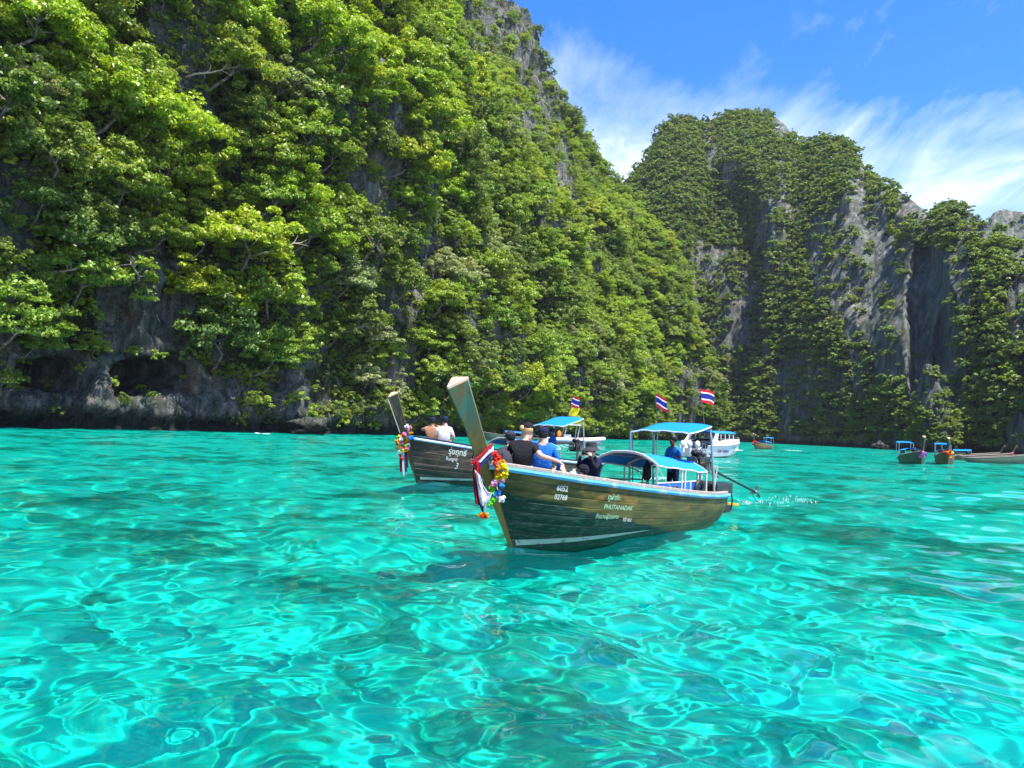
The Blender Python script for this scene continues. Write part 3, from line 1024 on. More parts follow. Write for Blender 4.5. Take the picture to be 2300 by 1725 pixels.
PALE_BARK = paint('pale_dead_wood', (0.42, 0.36, 0.28), 0.85, 0.25, 3)
M = {
    'pipe': paint('galvanised_pipe', (0.42, 0.43, 0.44), 0.38, 0.2, 5, 0.5, 0.7),
    'pipe_white': paint('white_pipe', (0.62, 0.62, 0.6), 0.5, 0.15, 8, worn=(0.3, 0.16, 0.08), worn_at=0.66),
    'pipe_dark': paint('dark_pipe', (0.06, 0.065, 0.07), 0.5),
    'tarp': cloth('blue_tarp', (0.015, 0.22, 0.70), 0.15, 0.5, 4, 0.06),
    'tarp_cyan': cloth('sky_blue_tarp', (0.012, 0.25, 0.70), 0.12, 0.5, 4, 0.25),
    'tarp_edge': cloth('pale_tarp_hem', (0.62, 0.68, 0.75), 0.25),
    'panel': paint('blue_panel', (0.012, 0.14, 0.62), 0.45, 0.2, 3, worn=(0.45, 0.5, 0.6), worn_at=0.72),
    'engine': paint('oily_engine', (0.018, 0.018, 0.02), 0.4, 0.5, 9, worn=(0.22, 0.2, 0.18), worn_at=0.66),
    'steel': paint('worn_steel', (0.25, 0.25, 0.24), 0.35, 0.3, 9, 0.5, 0.8),
    'rubber': paint('black_rubber', (0.018, 0.018, 0.02), 0.6, 0.3, 8),
    'deck': paint('weathered_deck', (0.26, 0.20, 0.14), 0.8, 0.35, 7),
    'railwood': paint('weathered_rail', (0.33, 0.27, 0.22), 0.75, 0.3, 9, worn=(0.55, 0.5, 0.45), worn_at=0.6),
    'rub': paint('blue_rub_rail', (0.07, 0.34, 0.50), 0.6, 0.35, 1.2, worn=(0.45, 0.55, 0.58), worn_at=0.58),
    'rub_pale': paint('pale_rub_rail', (0.38, 0.62, 0.68), 0.5, 0.25, 2.2, worn=(0.62, 0.70, 0.72), worn_at=0.55),
    'navy_rail': paint('navy_rail', (0.01, 0.015, 0.05), 0.5),
    'stripe': paint('pale_waterline', (0.28, 0.45, 0.36), 0.6, 0.25, 4, worn=(0.05, 0.09, 0.06), worn_at=0.62),
    'letter': paint('white_lettering', (0.58, 0.66, 0.58), 0.6, 0.15, 30, worn=(0.1, 0.1, 0.05), worn_at=0.66),
    'letter_green': paint('pale_green_lettering', (0.26, 0.50, 0.30), 0.6, 0.15, 30, worn=(0.09, 0.09, 0.035), worn_at=0.63),
    'white': paint('white_gelcoat', (0.80, 0.80, 0.80), 0.25, 0.05, 3),
    'red_letter': paint('red_lettering', (0.55, 0.03, 0.03), 0.5),
    'blue_letter': paint('blue_lettering', (0.03, 0.09, 0.42), 0.5),
    'dark_glass': paint('dark_glass', (0.01, 0.012, 0.014), 0.08, 0.1, 3, 0.6),
    'grey_tube': paint('pale_inflatable', (0.58, 0.57, 0.63), 0.5, 0.08, 3),
    'yellow_wood': paint('yellow_step', (0.45, 0.33, 0.04), 0.7, 0.3, 6),
    'skin': paint('skin', (0.62, 0.36, 0.25), 0.55, 0.08, 8),
    'skin_tan': paint('tanned_skin', (0.36, 0.18, 0.10), 0.55, 0.08, 8),
    'skin_dark': paint('brown_skin', (0.14, 0.07, 0.04), 0.55, 0.08, 8),
    'hair_blond': paint('blond_hair', (0.55, 0.38, 0.16), 0.6, 0.3, 30),
    'hair_dark': paint('dark_hair', (0.012, 0.01, 0.009), 0.5, 0.2, 30),
    'c_black': cloth('black_cloth', (0.014, 0.014, 0.017)),
    'c_charcoal': cloth('charcoal_cloth', (0.04, 0.04, 0.05)),
    'c_navy': cloth('navy_cloth', (0.012, 0.016, 0.05)),
    'c_blue': cloth('blue_shirt', (0.012, 0.13, 0.52)),
    'c_blue2': cloth('bright_blue_shirt', (0.02, 0.20, 0.62)),
    'c_white': cloth('white_shirt', (0.78, 0.78, 0.80), 0.06),
    'c_grey': cloth('grey_shorts', (0.22, 0.21, 0.20)),
    'c_khaki': cloth('khaki_shorts', (0.40, 0.33, 0.24)),
    'c_pale': cloth('pale_blue_cloth', (0.42, 0.62, 0.78)),
    'c_red': cloth('red_cloth', (0.55, 0.02, 0.035), 0.2, 0.5, 9, 0.2),
    'c_maroon': cloth('maroon_cloth', (0.16, 0.012, 0.02), 0.3, 0.5),
    'c_ribbon_white': cloth('white_ribbon', (0.75, 0.75, 0.78), 0.06, 0.5, 9, 0.2),
    'c_ribbon_navy': cloth('navy_ribbon', (0.03, 0.035, 0.18), 0.2, 0.5),
    'c_pink': cloth('pink_cloth', (0.8, 0.25, 0.32)),
    'c_yellow': cloth('yellow_cloth', (0.85, 0.68, 0.02), 0.1, 0.4, 9, 0.3),
    'c_orange': cloth('orange_cloth', (0.8, 0.22, 0.04)),
    'foam': paint('white_foam', (0.85, 0.9, 0.9), 0.9, 0.05),
    'sand': paint('pale_beach_sand', (0.62, 0.57, 0.48), 0.95, 0.15, 0.6),
    'far_wood': paint('far_boat_wood', (0.16, 0.11, 0.05), 0.6, 0.4, 1.5),
    'far_green': paint('far_boat_green', (0.07, 0.13, 0.08), 0.6, 0.4, 1.5),
    'flag_red': cloth('flag_red', (0.62, 0.015, 0.03), 0.1, 0.2, 9, 0.3),
    'flag_white': cloth('flag_white', (0.8, 0.8, 0.82), 0.05, 0.2, 9, 0.3),
    'flag_blue': cloth('flag_blue', (0.02, 0.03, 0.25), 0.1, 0.2, 9, 0.3),
    'rope': paint('pale_rope', (0.6, 0.6, 0.55), 0.9, 0.2, 40),
    'jug': paint('jug_plastic', (0.35, 0.62, 0.60), 0.15, 0.1, 10, 0.5),
}
FLOWER = {k: cloth('flower_' + k, c, 0.25, 0.6, 25, 0.2) for k, c in {
    'orange': (0.85, 0.28, 0.01), 'yellow': (0.88, 0.62, 0.01), 'red': (0.78, 0.04, 0.02), 'pink': (0.82, 0.22, 0.40), 'lilac': (0.62, 0.34, 0.55), 'green': (0.12, 0.62, 0.03),
    'blue': (0.02, 0.27, 0.72), 'white': (0.82, 0.82, 0.84), 'purple': (0.22, 0.10, 0.45)}.items()}


def hull_paint(name, base, gold, low, low_line=(0.85, 0.2), low_on=1.0):
    """old varnish and paint: golden rubbed patches, dark strakes, a darker bottom coat whose edge drops from bow to midships"""
    m, t, b = mat(name)
    oc = t.n('ShaderNodeTexCoord').outputs['Object']
    sp = t.n('ShaderNodeSeparateXYZ')
    t.L.new(oc, sp.inputs[0])
    st = t.mapping(oc, (0.9, 0.9, 4.5))
    n1 = t.noise(st, 1.1, 6, 0.62, 0.6)
    n2 = t.noise(t.mapping(oc, (1, 1, 2.0)), 1.6, 5, 0.6, 0.4)
    n3 = t.noise(t.mapping(oc, (2.0, 2.0, 9.0)), 3.0, 5, 0.65, 0.3)
    c = t.ramp(n1, [(0.32, tuple(v * 0.45 for v in base)), (0.5, base), (0.66, tuple(min(1, v * 1.6) for v in base))])
    c = t.mix(t.ramp(n2, [(0.53, 0.0), (0.70, 0.8)]), c, gold)
    line = t.math('ADD', t.math('MULTIPLY', sp.outputs[0], 0.2), low_line[0])
    below = t.math('SUBTRACT', line, t.math('SUBTRACT', sp.outputs[2], t.math('MULTIPLY', t.math('SUBTRACT', n2, 0.5), 0.22)))
    below = t.ramp(t.math('ADD', t.math('MULTIPLY', below, 6.0), 0.5), [(0.4, 0.0), (0.6, low_on)])
    lowc = t.mix(t.ramp(n3, [(0.5, 0.0), (0.68, 0.7)]), low, tuple(min(1, v * 4.0 + 0.02) for v in low))
    c = t.mix(below, c, lowc)
    t.L.new(c, b.inputs['Base Color'])
    b.inputs['Roughness'].default_value = 0.5
    b.inputs['Specular IOR Level'].default_value = 0.22
    bp = t.n('ShaderNodeBump')
    bp.inputs['Strength'].default_value = 0.25
    bp.inputs['Distance'].default_value = 0.02
    t.L.new(n3, bp.inputs['Height'])
    t.L.new(bp.outputs[0], b.inputs['Normal'])
    return m


HULL_A = hull_paint('olive_hull', (0.075, 0.078, 0.020), (0.26, 0.155, 0.03), (0.008, 0.028, 0.018))
HULL_B = hull_paint('dark_brown_hull', (0.062, 0.052, 0.036), (0.17, 0.13, 0.085), (0.014, 0.03, 0.022), (0.5, 0.2))


def post_paint(name, z1, z2, top, mid, low):
    m, t, b = mat(name)
    oc = t.n('ShaderNodeTexCoord').outputs['Object']
    sp = t.n('ShaderNodeSeparateXYZ')
    t.L.new(oc, sp.inputs[0])
    n1 = t.noise(t.mapping(oc, (1, 1, 0.45)), 4.0, 6, 0.62, 0.5)
    zz = t.math('ADD', sp.outputs[2], t.math('MULTIPLY', t.math('SUBTRACT', n1, 0.5), 1.1))
    k = t.math('DIVIDE', t.math('SUBTRACT', zz, z1), z2 - z1)
    c = t.ramp(k, [(0.0, low), (0.34, mid), (0.55, low), (0.68, mid), (0.78, top), (1.0, tuple(min(1, v * 1.3) for v in top))])
    n2 = t.noise(t.mapping(oc, (3, 3, 1.0)), 2.2, 7, 0.68, 0.8)
    c = t.mix(t.ramp(n2, [(0.45, 0.0), (0.60, 0.9)]), c, (0.20, 0.115, 0.03))
    t.L.new(c, b.inputs['Base Color'])
    b.inputs['Roughness'].default_value = 0.45
    return m


POST_A = post_paint('teal_post', 0.0, 2.7, (0.075, 0.17, 0.105), (0.26, 0.16, 0.03), (0.13, 0.12, 0.022))
POST_B = post_paint('dark_post', 0.0, 2.9, (0.035, 0.03, 0.022), (0.05, 0.035, 0.02), (0.03, 0.035, 0.025))
CAP_WOOD = paint('bare_wood_end', (0.52, 0.36, 0.25), 0.8, 0.25, 14)


# ------------------------------------------------------------------ mesh builder for small parts
class MB:
    def __init__(self):
        self.v, self.f, self.m = [], [], []

    def add(self, V, F, mi=0):
        o = len(self.v)
        self.v += [tuple(map(float, p)) for p in V]
        for q in F:
            self.f.append([int(i) + o for i in q])
            self.m.append(mi)
        return self

    def box(self, c, s, mi=0, rz=0.0, ry=0.0):
        R = Matrix.Rotation(rz, 3, 'Z') @ Matrix.Rotation(ry, 3, 'Y')
        V = [Vector(c) + R @ Vector((x * s[0] / 2, y * s[1] / 2, z * s[2] / 2)) for x in (-1, 1) for y in (-1, 1) for z in (-1, 1)]
        return self.add(V, [(0, 1, 3, 2), (4, 6, 7, 5), (0, 4, 5, 1), (2, 3, 7, 6), (0, 2, 6, 4), (1, 5, 7, 3)], mi)

    def tube(self, path, r, sides=8, mi=0, cap=True):
        if not hasattr(r, '__len__'):
            r = [r] * len(path)
        V, F = tube(path, r, sides)
        self.add(V, F, mi)
        if cap:
            n = len(V)
            o = len(self.v) - n
            self.f.append([o + k for k in range(sides)][::-1])
            self.f.append([o + n - sides + k for k in range(sides)])
            self.m += [mi, mi]
        return self

    def blob(self, c, r, seg=10, rings=7, mi=0, ruffle=0.0, seed=0, zcut=None):
        rr = np.random.default_rng(seed)
        r = np.array(r if hasattr(r, '__len__') else (r, r, r), float)
        V, F = [], []
        for i in range(rings + 1):
            ph = math.pi * i / rings
            for k in range(seg):
                th = 2 * math.pi * k / seg
                kk = 1 + ruffle * rr.uniform(-1, 1)
                p = np.array([math.sin(ph) * math.cos(th), math.sin(ph) * math.sin(th), math.cos(ph)]) * r * kk
                if zcut is not None and p[2] < zcut:
                    p[2] = zcut
                V.append(np.asarray(c) + p)
        for i in range(rings):
            for k in range(seg):
                k2 = (k + 1) % seg
                F.append((i * seg + k, (i + 1) * seg + k, (i + 1) * seg + k2, i * seg + k2))
        return self.add(V, F, mi)

    def sheet(self, G, th=0.0, mi=0):
        """grid of points (nu,nv,3) as a sheet, with thickness th"""
        G = np.asarray(G, float)
        nu, nv = G.shape[:2]
        if th:
            N_ = grid_normals(G) * th * 0.5
            A, B = G + N_, G - N_
            self.add(A.reshape(-1, 3), grid_faces(nu, nv), mi)
            self.add(B.reshape(-1, 3), [q[::-1] for q in grid_faces(nu, nv)], mi)
            o = len(self.v) - 2 * nu * nv
            n = nu * nv
            edge = [(i, 0) for i in range(nu)] + [(nu - 1, j) for j in range(1, nv)] + [(i, nv - 1) for i in range(nu - 2, -1, -1)] + [(0, j) for j in range(nv - 2, 0, -1)]
            ids = [i * nv + j for i, j in edge]
            for a, b in zip(ids, ids[1:] + ids[:1]):
                self.f.append([o + a, o + n + a, o + n + b, o + b])
                self.m.append(mi)
        else:
            self.add(G.reshape(-1, 3), grid_faces(nu, nv), mi)
        return self

    def build(self, name, mats, parent=None, smooth=True, bevel=0.0):
        me = bpy.data.meshes.new(name)
        me.from_pydata(self.v, [], self.f)
        for m_ in (mats if isinstance(mats, (list, tuple)) else [mats]):
            me.materials.append(m_)
        me.polygons.foreach_set('material_index', self.m)
        me.polygons.foreach_set('use_smooth', [smooth] * len(self.f))
        me.update()
        if smooth:
            try:
                me.set_sharp_from_angle(angle=rad(40))
            except Exception:
                pass
        o = link(name, me, parent)
        if bevel:
            bv = o.modifiers.new('bevel', 'BEVEL')
            bv.width = bevel
            bv.segments = 2
        return o


def empty(name, loc, rz=0.0, rx=0.0, ry=0.0, scale=1.0):
    e = bpy.data.objects.new(name, None)
    COL.objects.link(e)
    e.location = loc
    e.rotation_euler = (rx, ry, rz)
    e.scale = (scale,) * 3
    e.empty_display_size = 0.3
    return e


def text_mesh(body, size, shear=0.0, bold=0.0):
    c = bpy.data.curves.new('lettering', 'FONT')
    c.body = body
    c.size = size
    c.shear = shear
    c.offset = bold
    c.resolution_u = 3
    o = bpy.data.objects.new('lettering', c)
    COL.objects.link(o)
    bpy.context.view_layer.update()
    me = o.to_mesh()
    V = np.array([v.co[:] for v in me.vertices])
    F = [list(p.vertices) for p in me.polygons]
    o.to_mesh_clear()
    bpy.data.objects.remove(o)
    bpy.data.curves.remove(c)
    return V, F


# ------------------------------------------------------------------ long-tail boats
class Hull:
    """wooden long-tail hull. local x forward from the stem at the waterline, y to port, z up from the water"""
    def __init__(self, L=8.9, half=1.0, zs=1.0, rake=0.57, zbow=1.42):
        self.L, self.half, self.zs, self.rake, self.zbow = L, half, zs, rake, zbow
        self.x0 = zbow * zs * rake

    def rim(self, u):
        hb = np.interp(u, [0, .03, .06, .115, .18, .26, .4, .56, .72, .84, .92, .97, 1], [.09, .22, .36, .58, .75, .88, 1, 1, .88, .70, .50, .32, .12]) * self.half
        z = np.interp(u, [0, .1, .2, .35, .5, .65, .8, .9, 1], [1.42, 1.30, 1.18, 1.03, .90, .78, .69, .66, .69]) * self.zs * self.zbow / 1.42
        return self.x0 - self.L * u, hb, z

    def S(self, u, v, side=1):
        u, v = np.broadcast_arrays(np.asarray(u, float), np.asarray(v, float))
        x, hb, z = self.rim(u)
        zk = np.interp(u, [0, .1, .5, .75, .88, .95, 1], [-.38, -.42, -.42, -.36, -.12, .10, .30]) * self.zs
        Z = z + (zk - z) * v
        bow = np.clip(1 - u / 0.3, 0, 1) ** 1.2
        p = 4.0 * (1 - bow) + 1.5 * bow
        y = hb * np.clip(1 - v ** p, 0, 1) ** 0.72
        y = np.maximum(y, 0.035)
        X = x - (z - Z) * self.rake * np.clip(1 - u / 0.22, 0, 1)
        X = X + (z - Z) * 0.55 * np.clip((u - 0.86) / 0.14, 0, 1) ** 1.3
        return np.stack([X, side * y, Z], -1)

    def N(self, u, v, side=1):
        e = 1e-3
        a = self.S(u + e, v, side) - self.S(u - e, v, side)
        b = self.S(u, v + e, side) - self.S(u, v - e, side)
        n = np.cross(a, b)
        n /= np.maximum(np.linalg.norm(n, axis=-1, keepdims=True), 1e-9)
        return np.where((n[..., 1:2] * side) < 0, -n, n)

    def wrap(self, V, u0, v0, vlen, side=1, off=0.012):
        """lay flat lettering (x right, y up) on the side: x runs aft, y up"""
        uu = u0 + V[:, 0] / self.L
        vv = v0 - V[:, 1] / vlen
        return self.S(uu, vv, side) + self.N(uu, vv, side) * off


U = np.concatenate([np.linspace(0, .3, 16), np.linspace(.3, .85, 16)[1:], np.linspace(.85, 1, 12)[1:]])


def make_hull_parts(h, root, hull_mat, rub_mat, cap_mat, n_planks=8):
    edges = np.concatenate([np.linspace(0.02, 0.72, n_planks), [0.86, 1.0]])
    for side in (1, -1):
        for a, b in zip(edges[:-1], edges[1:]):
            d = 0.012 + 0.004 * random.uniform(-1, 1)
            e = 0.07 * (b - a)
            prof = [(a, 0.0), (a + e, d), (b - e, d * 0.8), (b, -0.002)]
            G = np.stack([h.S(U, v, side) + h.N(U, v, side) * o for v, o in prof], 1)
            mb = MB()
            mb.add(G.reshape(-1, 3), grid_faces(len(U), 4) if side < 0 else [q[::-1] for q in grid_faces(len(U), 4)])
            mb.build('plank', hull_mat, root)
    # lining and floor
    for side in (1, -1):
        G = np.stack([h.S(U, v, side) - h.N(U, v, side) * 0.035 for v in np.linspace(0, 0.62, 6)], 1)
        MB().add(G.reshape(-1, 3), grid_faces(len(U), 6)).build('hull_lining', M['deck'], root)
    mb = MB()
    vf = 0.56
    G = np.stack([h.S(U[3:-6], vf, 1) * np.array([1, k, 1]) for k in np.linspace(-0.97, 0.97, 5)], 1)
    G[..., 2] = np.interp(U[3:-6], [0, .2, .5, 1], [0.62, 0.42, 0.30, 0.26])[:, None] * h.zs
    mb.sheet(G, 0.03)
    mb.build('floor_boards', M['deck'], root)
    # rails
    for side in (1, -1):
        R0 = h.S(U, 0.0, side)
        nrm = h.N(U, 0.05, side)
        nrm[:, 2] = 0
        nrm /= np.linalg.norm(nrm, axis=1, keepdims=True)
        # blue rubbing strake outside, just below the rim
        c = R0 + nrm * 0.02 + np.array([0, 0, -0.055])
        prof = [(0.0, 0.05), (0.035, 0.042), (0.048, 0.01), (0.035, -0.03), (0.0, -0.035)]
        G = np.stack([c + nrm * o + np.array([0, 0, z]) for o, z in prof], 1)
        MB().sheet(G if side > 0 else G[::-1], 0).build('rub_rail', rub_mat, root)
        # wooden cap rail inboard, a little higher
        c = R0 - nrm * 0.03 + np.array([0, 0, 0.03])
        prof = [(0.055, -0.03), (0.055, 0.02), (0.035, 0.03), (-0.035, 0.03), (-0.055, 0.02), (-0.055, -0.03), (0.055, -0.03)]
        G = np.stack([c + nrm * o + np.array([0, 0, z]) for o, z in prof], 1)
        MB().sheet(G if side > 0 else G[::-1], 0).build('gunwale', cap_mat, root)
    # thwarts
    for u in (0.24, 0.36, 0.46):
        x, hb, z = h.rim(u)
        MB().box((x, 0, z - 0.22), (0.26, 2 * hb - 0.12, 0.035)).build('thwart', M['deck'], root, smooth=False)
    # foredeck
    uu = np.linspace(0.02, 0.17, 8)
    x, hb, z = h.rim(uu)
    G = np.stack([np.stack([x, k * (hb - 0.05), z - 0.14], -1) for k in np.linspace(-1, 1, 5)], 1)
    MB().sheet(G, 0.03).build('foredeck', M['deck'], root)
    # transom knee at the stern
    x, hb, z = h.rim(0.97)
    MB().box((x + 0.12, 0, z - 0.12), (0.5, 2 * hb - 0.06, 0.05)).build('stern_deck', M['deck'], root, smooth=False)


def make_post(h, root, top_fwd, top_z, post_mat, s_top=1.25):
    """stem and prow post: a three-sided timber, its edge forward, widening to a sawn top"""
    pts = [(-0.32 * h.zs, -0.40 * h.zs, 0.35), (0.0, 0.0, 0.5), (h.x0 * 0.55, 0.55 * h.zbow * h.zs, 0.72), (h.x0, h.zbow * h.zs, 0.98),
           (h.x0 + 0.45 * (top_fwd - h.x0), h.zbow * h.zs + 0.47 * (top_z - h.zbow * h.zs), 1.08), (top_fwd, top_z, s_top)]
    V = []
    for x, z, s in pts:
        for (dx, dy) in ((0.115, 0.012), (-0.09, 0.145), (-0.12, 0.13), (-0.12, -0.13), (-0.09, -0.145), (0.115, -0.012)):
            V.append((x + dx * s + (0.0 if z < 0.1 else 0.02), dy * s, z + (0 if z < top_z else -0.62 * dx * s)))
    F = []
    for i in range(len(pts) - 1):
        for k in range(6):
            k2 = (k + 1) % 6
            F.append((i * 6 + k, i * 6 + k2, (i + 1) * 6 + k2, (i + 1) * 6 + k))
    post = MB().add(V, F).build('prow_post', post_mat, root, smooth=False, bevel=0.008)
    n = len(V)
    capV = [V[n - 6 + k] for k in range(6)]
    x, z, s = pts[-1]
    mb = MB()
    capT = [(p[0] * 1.0 + 0.004, p[1] * 0.985, p[2] + 0.035) for p in capV]
    mb.add(capV + capT, [tuple(range(6, 12))] + [(k, (k + 1) % 6, 6 + (k + 1) % 6, 6 + k) for k in range(6)])
    mb.build('post_end', CAP_WOOD, post, smooth=False)
    return post


def barrel(x0, x1, w, z_e0, z_e1, rise, nx=12, ny=15, sag=0.02, seed=1):
    """arched sheet between x0 and x1, eaves at +-w"""
    r = np.random.default_rng(seed)
    X, T = np.meshgrid(np.linspace(0, 1, nx), np.linspace(-1, 1, ny), indexing='ij')
    ze = z_e0 + (z_e1 - z_e0) * X
    Z = ze + rise * (1 - np.abs(T) ** 2.6) - sag * np.sin(X * math.pi * 3) ** 2
    Z = Z + 0.006 * r.normal(size=Z.shape)
    return np.stack([x0 + (x1 - x0) * X, w * T, Z], -1)


def make_canopies(root, up, lo, cloth_up, cloth_lo, rimz, pipe):
    # lower, arched canopy
    G = barrel(lo['x0'], lo['x1'], lo['w'], lo['z0'], lo['z1'], lo['rise'])
    low = MB().sheet(G, 0.012).build('lower_canopy', cloth_lo, root)
    hem = MB()
    for row in (G[:, 0], G[:, -1]):
        hem.tube([p + np.array([0, 0, -0.015]) for p in row], 0.016, 6)
    for row in (G[0], G[-1]):
        hem.tube([p for p in row], 0.012, 6)
    hem.build('hem', M['tarp_edge'], low)
    for i in (0, 6, 11):
        row = G[i]
        inset = row * np.array([1, 0.985, 1]) - np.array([0, 0, 0.03])
        for s_, leg in ((0, inset[0]), (1, inset[-1])):
            pass
        path = [(inset[0][0], inset[0][1], rimz - 0.25)] + [tuple(p) for p in inset] + [(inset[-1][0], inset[-1][1], rimz - 0.25)]
        MB().tube(path, 0.021, 8).build('canopy_hoop', pipe if i else M['pipe'], root)
    # diagonal battens under the arch
    MB().tube([G[0, 3] - [0, 0, .03], G[5, 7] - [0, 0, .035], G[11, 11] - [0, 0, .03]], 0.014, 6).build('batten', M['pipe'], root)
    MB().tube([G[0, 11] - [0, 0, .03], G[5, 8] - [0, 0, .05], G[11, 3] - [0, 0, .03]], 0.014, 6).build('batten', M['pipe'], root)
    # upper canopy over the helmsman
    X, T = np.meshgrid(np.linspace(0, 1, 9), np.linspace(-1, 1, 13), indexing='ij')
    Z = up['z0'] + (up['z1'] - up['z0']) * X + 0.05 * (1 - T ** 4) + 0.012 * np.sin(T * 9) * (1 - X) - 0.02 * np.sin(X * math.pi)
    G2 = np.stack([up['x0'] + (up['x1'] - up['x0']) * X, up['w'] * T, Z], -1)
    upc = MB().sheet(G2, 0.02).build('upper_canopy', cloth_up, root)
    hem = MB()
    for row in (G2[0], G2[-1], G2[:, 0], G2[:, -1]):
        hem.tube([p - np.array([0, 0, 0.012]) for p in row], 0.017, 6)
    hem.build('hem', M['tarp_edge'], upc)
    # bent pipe hoop aft, straight posts forward
    xa, w, z1 = up['x1'], up['w'] * 1.02, up['z1']
    hoop = [(xa - 0.12, w * 1.06, rimz - 0.2), (xa - 0.05, w * 1.04, rimz + 0.5), (xa + 0.02, w, z1 - 0.25), (xa + 0.02, w * 0.95, z1 - 0.06), (xa + 0.02, w * 0.8, z1 + 0.0), (xa + 0.02, 0, z1 + 0.03),
            (xa + 0.02, -w * 0.8, z1 + 0.0), (xa + 0.02, -w * 0.95, z1 - 0.06), (xa + 0.02, -w, z1 - 0.25), (xa - 0.05, -w * 1.04, rimz + 0.5), (xa - 0.12, -w * 1.06, rimz - 0.2)]
    MB().tube(hoop, 0.028, 10).build('canopy_hoop', M['pipe'], root)
    MB().tube([(up['x0'], -w * 0.98, rimz - 0.3), (up['x0'], -w * 0.98, up['z0'] - 0.01)], 0.026, 8).build('canopy_post', M['pipe'], root)
    MB().tube([(up['x0'] + 0.04, -w * 0.82, rimz + 0.1), (up['x0'] + 0.02, -w * 0.9, up['z0'] - 0.02)], 0.012, 6).build('canopy_post', M['pipe_dark'], root)
    MB().tube([(up['x1'] + 0.1, -w * 0.8, rimz + 0.2), (up['x1'] + 0.05, -w * 0.85, up['z1'] - 0.04)], 0.014, 6).build('canopy_post', M['pipe'], root)
    MB().tube([(xa - 0.1, w * 1.05, rimz - 0.05), (xa - 0.5, w * 0.9, rimz + 0.55)], 0.018, 6).build('canopy_brace', M['pipe'], root)


def make_engine(root, x, z, shaft_x, shaft_z, sy=0.1, s=1.0):
    """car engine on a swivel with a long propeller shaft over the stern"""
    mb = MB()
    mb.box((x, 0, z), (0.50 * s, 0.36 * s, 0.34 * s)).box((x - 0.05 * s, 0, z + 0.2 * s), (0.42 * s, 0.2 * s, 0.12 * s))
    mb.blob((x + 0.08 * s, 0.0, z + 0.27 * s), (0.17 * s, 0.15 * s, 0.08 * s))
    eng = mb.build('engine', M['engine'], root, smooth=False, bevel=0.02)
    r = np.random.default_rng(int(abs(x) * 100))
    for k in range(4):
        MB().tube([(x + (0.12 * k - 0.2) * s, 0.18 * s, z + 0.02 * s), (x + (0.12 * k - 0.2) * s, 0.28 * s, z + 0.06 * s), (x + (0.12 * k - 0.25) * s, 0.3 * s, z - 0.14 * s)], 0.026 * s, 6).build('exhaust', M['steel'], eng)
    for k in range(9):
        a = np.array([x, 0, z]) + r.uniform(-1, 1, 3) * np.array([0.26, 0.24, 0.26]) * s
        b = a + r.uniform(-1, 1, 3) * np.array([0.2, 0.2, 0.22]) * s
        m_ = 0.5 * (a + b) + np.array([0, 0.05, 0.12]) * s
        MB().tube([a, m_, b], 0.014 * s, 6).build('hose', M['rubber'] if k % 3 else M['steel'], eng)
    fan = MB()
    cx = x + 0.3 * s
    fan.tube([(cx, 0, z + 0.04 * s), (cx + 0.03 * s, 0, z + 0.04 * s)], 0.15 * s, 16)
    fan.build('flywheel', M['steel'], eng)
    MB().tube([(x - 0.05 * s, 0, z - 0.75 * s), (x - 0.05 * s, 0, z - 0.15 * s)], 0.05 * s, 8).build('swivel_post', M['steel'], root)
    MB().tube([(x + 0.2 * s, 0.05, z + 0.05 * s), (x + 0.7 * s, 0.1, z + 0.02 * s), (x + 1.0 * s, 0.12, z + 0.08 * s)], 0.018 * s, 6).build('tiller', M['pipe'], root)
    shaft = MB().tube([(x - 0.2 * s, 0, z - 0.02 * s), (shaft_x, sy, shaft_z)], 0.034 * s, 8).build('propeller_shaft', M['engine'], root)
    d = Vector((shaft_x - x, sy, shaft_z - z)).normalized()
    MB().tube([(x - 0.2 * s, 0, z - 0.12 * s), tuple(Vector((x - 0.2 * s, 0, z - 0.12 * s)) + d * 0.9 * s)], 0.026 * s, 6).build('shaft_guard', M['steel'], shaft)
    e = Vector((shaft_x, sy, shaft_z))
    pr = MB()
    pr.blob(tuple(e), (0.05 * s, 0.05 * s, 0.05 * s))
    for k in range(3):
        a = 2 * math.pi * k / 3 + 0.4
        up = Vector((0.15 * math.cos(a) * -d.z, math.sin(a), math.cos(a) * abs(d.x))).normalized()
        sd = d.cross(up)
        q = [e + up * 0.04 * s - sd * 0.02, e + up * 0.10 * s + sd * 0.06 * s + d * 0.02, e + up * 0.18 * s + sd * 0.02 * s + d * 0.04, e + up * 0.17 * s - sd * 0.05 * s - d * 0.02, e + up * 0.08 * s - sd * 0.06 * s - d * 0.03]
        pr.add([tuple(p) for p in q] + [tuple(p + d * 0.012) for p in q], [(0, 1, 2, 3, 4), (9, 8, 7, 6, 5)] + [(i, (i + 1) % 5, 5 + (i + 1) % 5, 5 + i) for i in range(5)])
    pr.build('propeller', M['steel'], shaft)
    MB().tube([tuple(e - d * 0.25 * s), tuple(e - d * 0.1 * s + Vector((0, 0, -0.16 * s))), tuple(e + d * 0.12 * s + Vector((0, 0, -0.24 * s)))], 0.014 * s, 6).build('skeg', M['steel'], shaft)


class Frame:
    """places boat-local points in the world"""
    def __init__(self, x, y, ux, uy):
        n = math.hypot(ux, uy)
        self.o = np.array([x, y])
        self.aft = np.array([ux, uy]) / n
        self.port = np.array([self.aft[1], -self.aft[0]])
        self.rz = math.atan2(-self.aft[1], -self.aft[0])

    def w(self, x, y, z):
        p = self.o - self.aft * x + self.port * y
        return Vector((p[0], p[1], z))


def hull_text(h, root, lines, side=1, mat_=None, name='lettering'):
    for body, size, u0, v0, shear in lines:
        V, F = text_mesh(body, size, shear, 0.0015)
        if not len(V):
            continue
        mb = MB()
        P = h.wrap(V, u0, v0, 1.55, side, 0.0185)
        mb.add(P, F)
        mb.build(name, mat_, root, smooth=False)


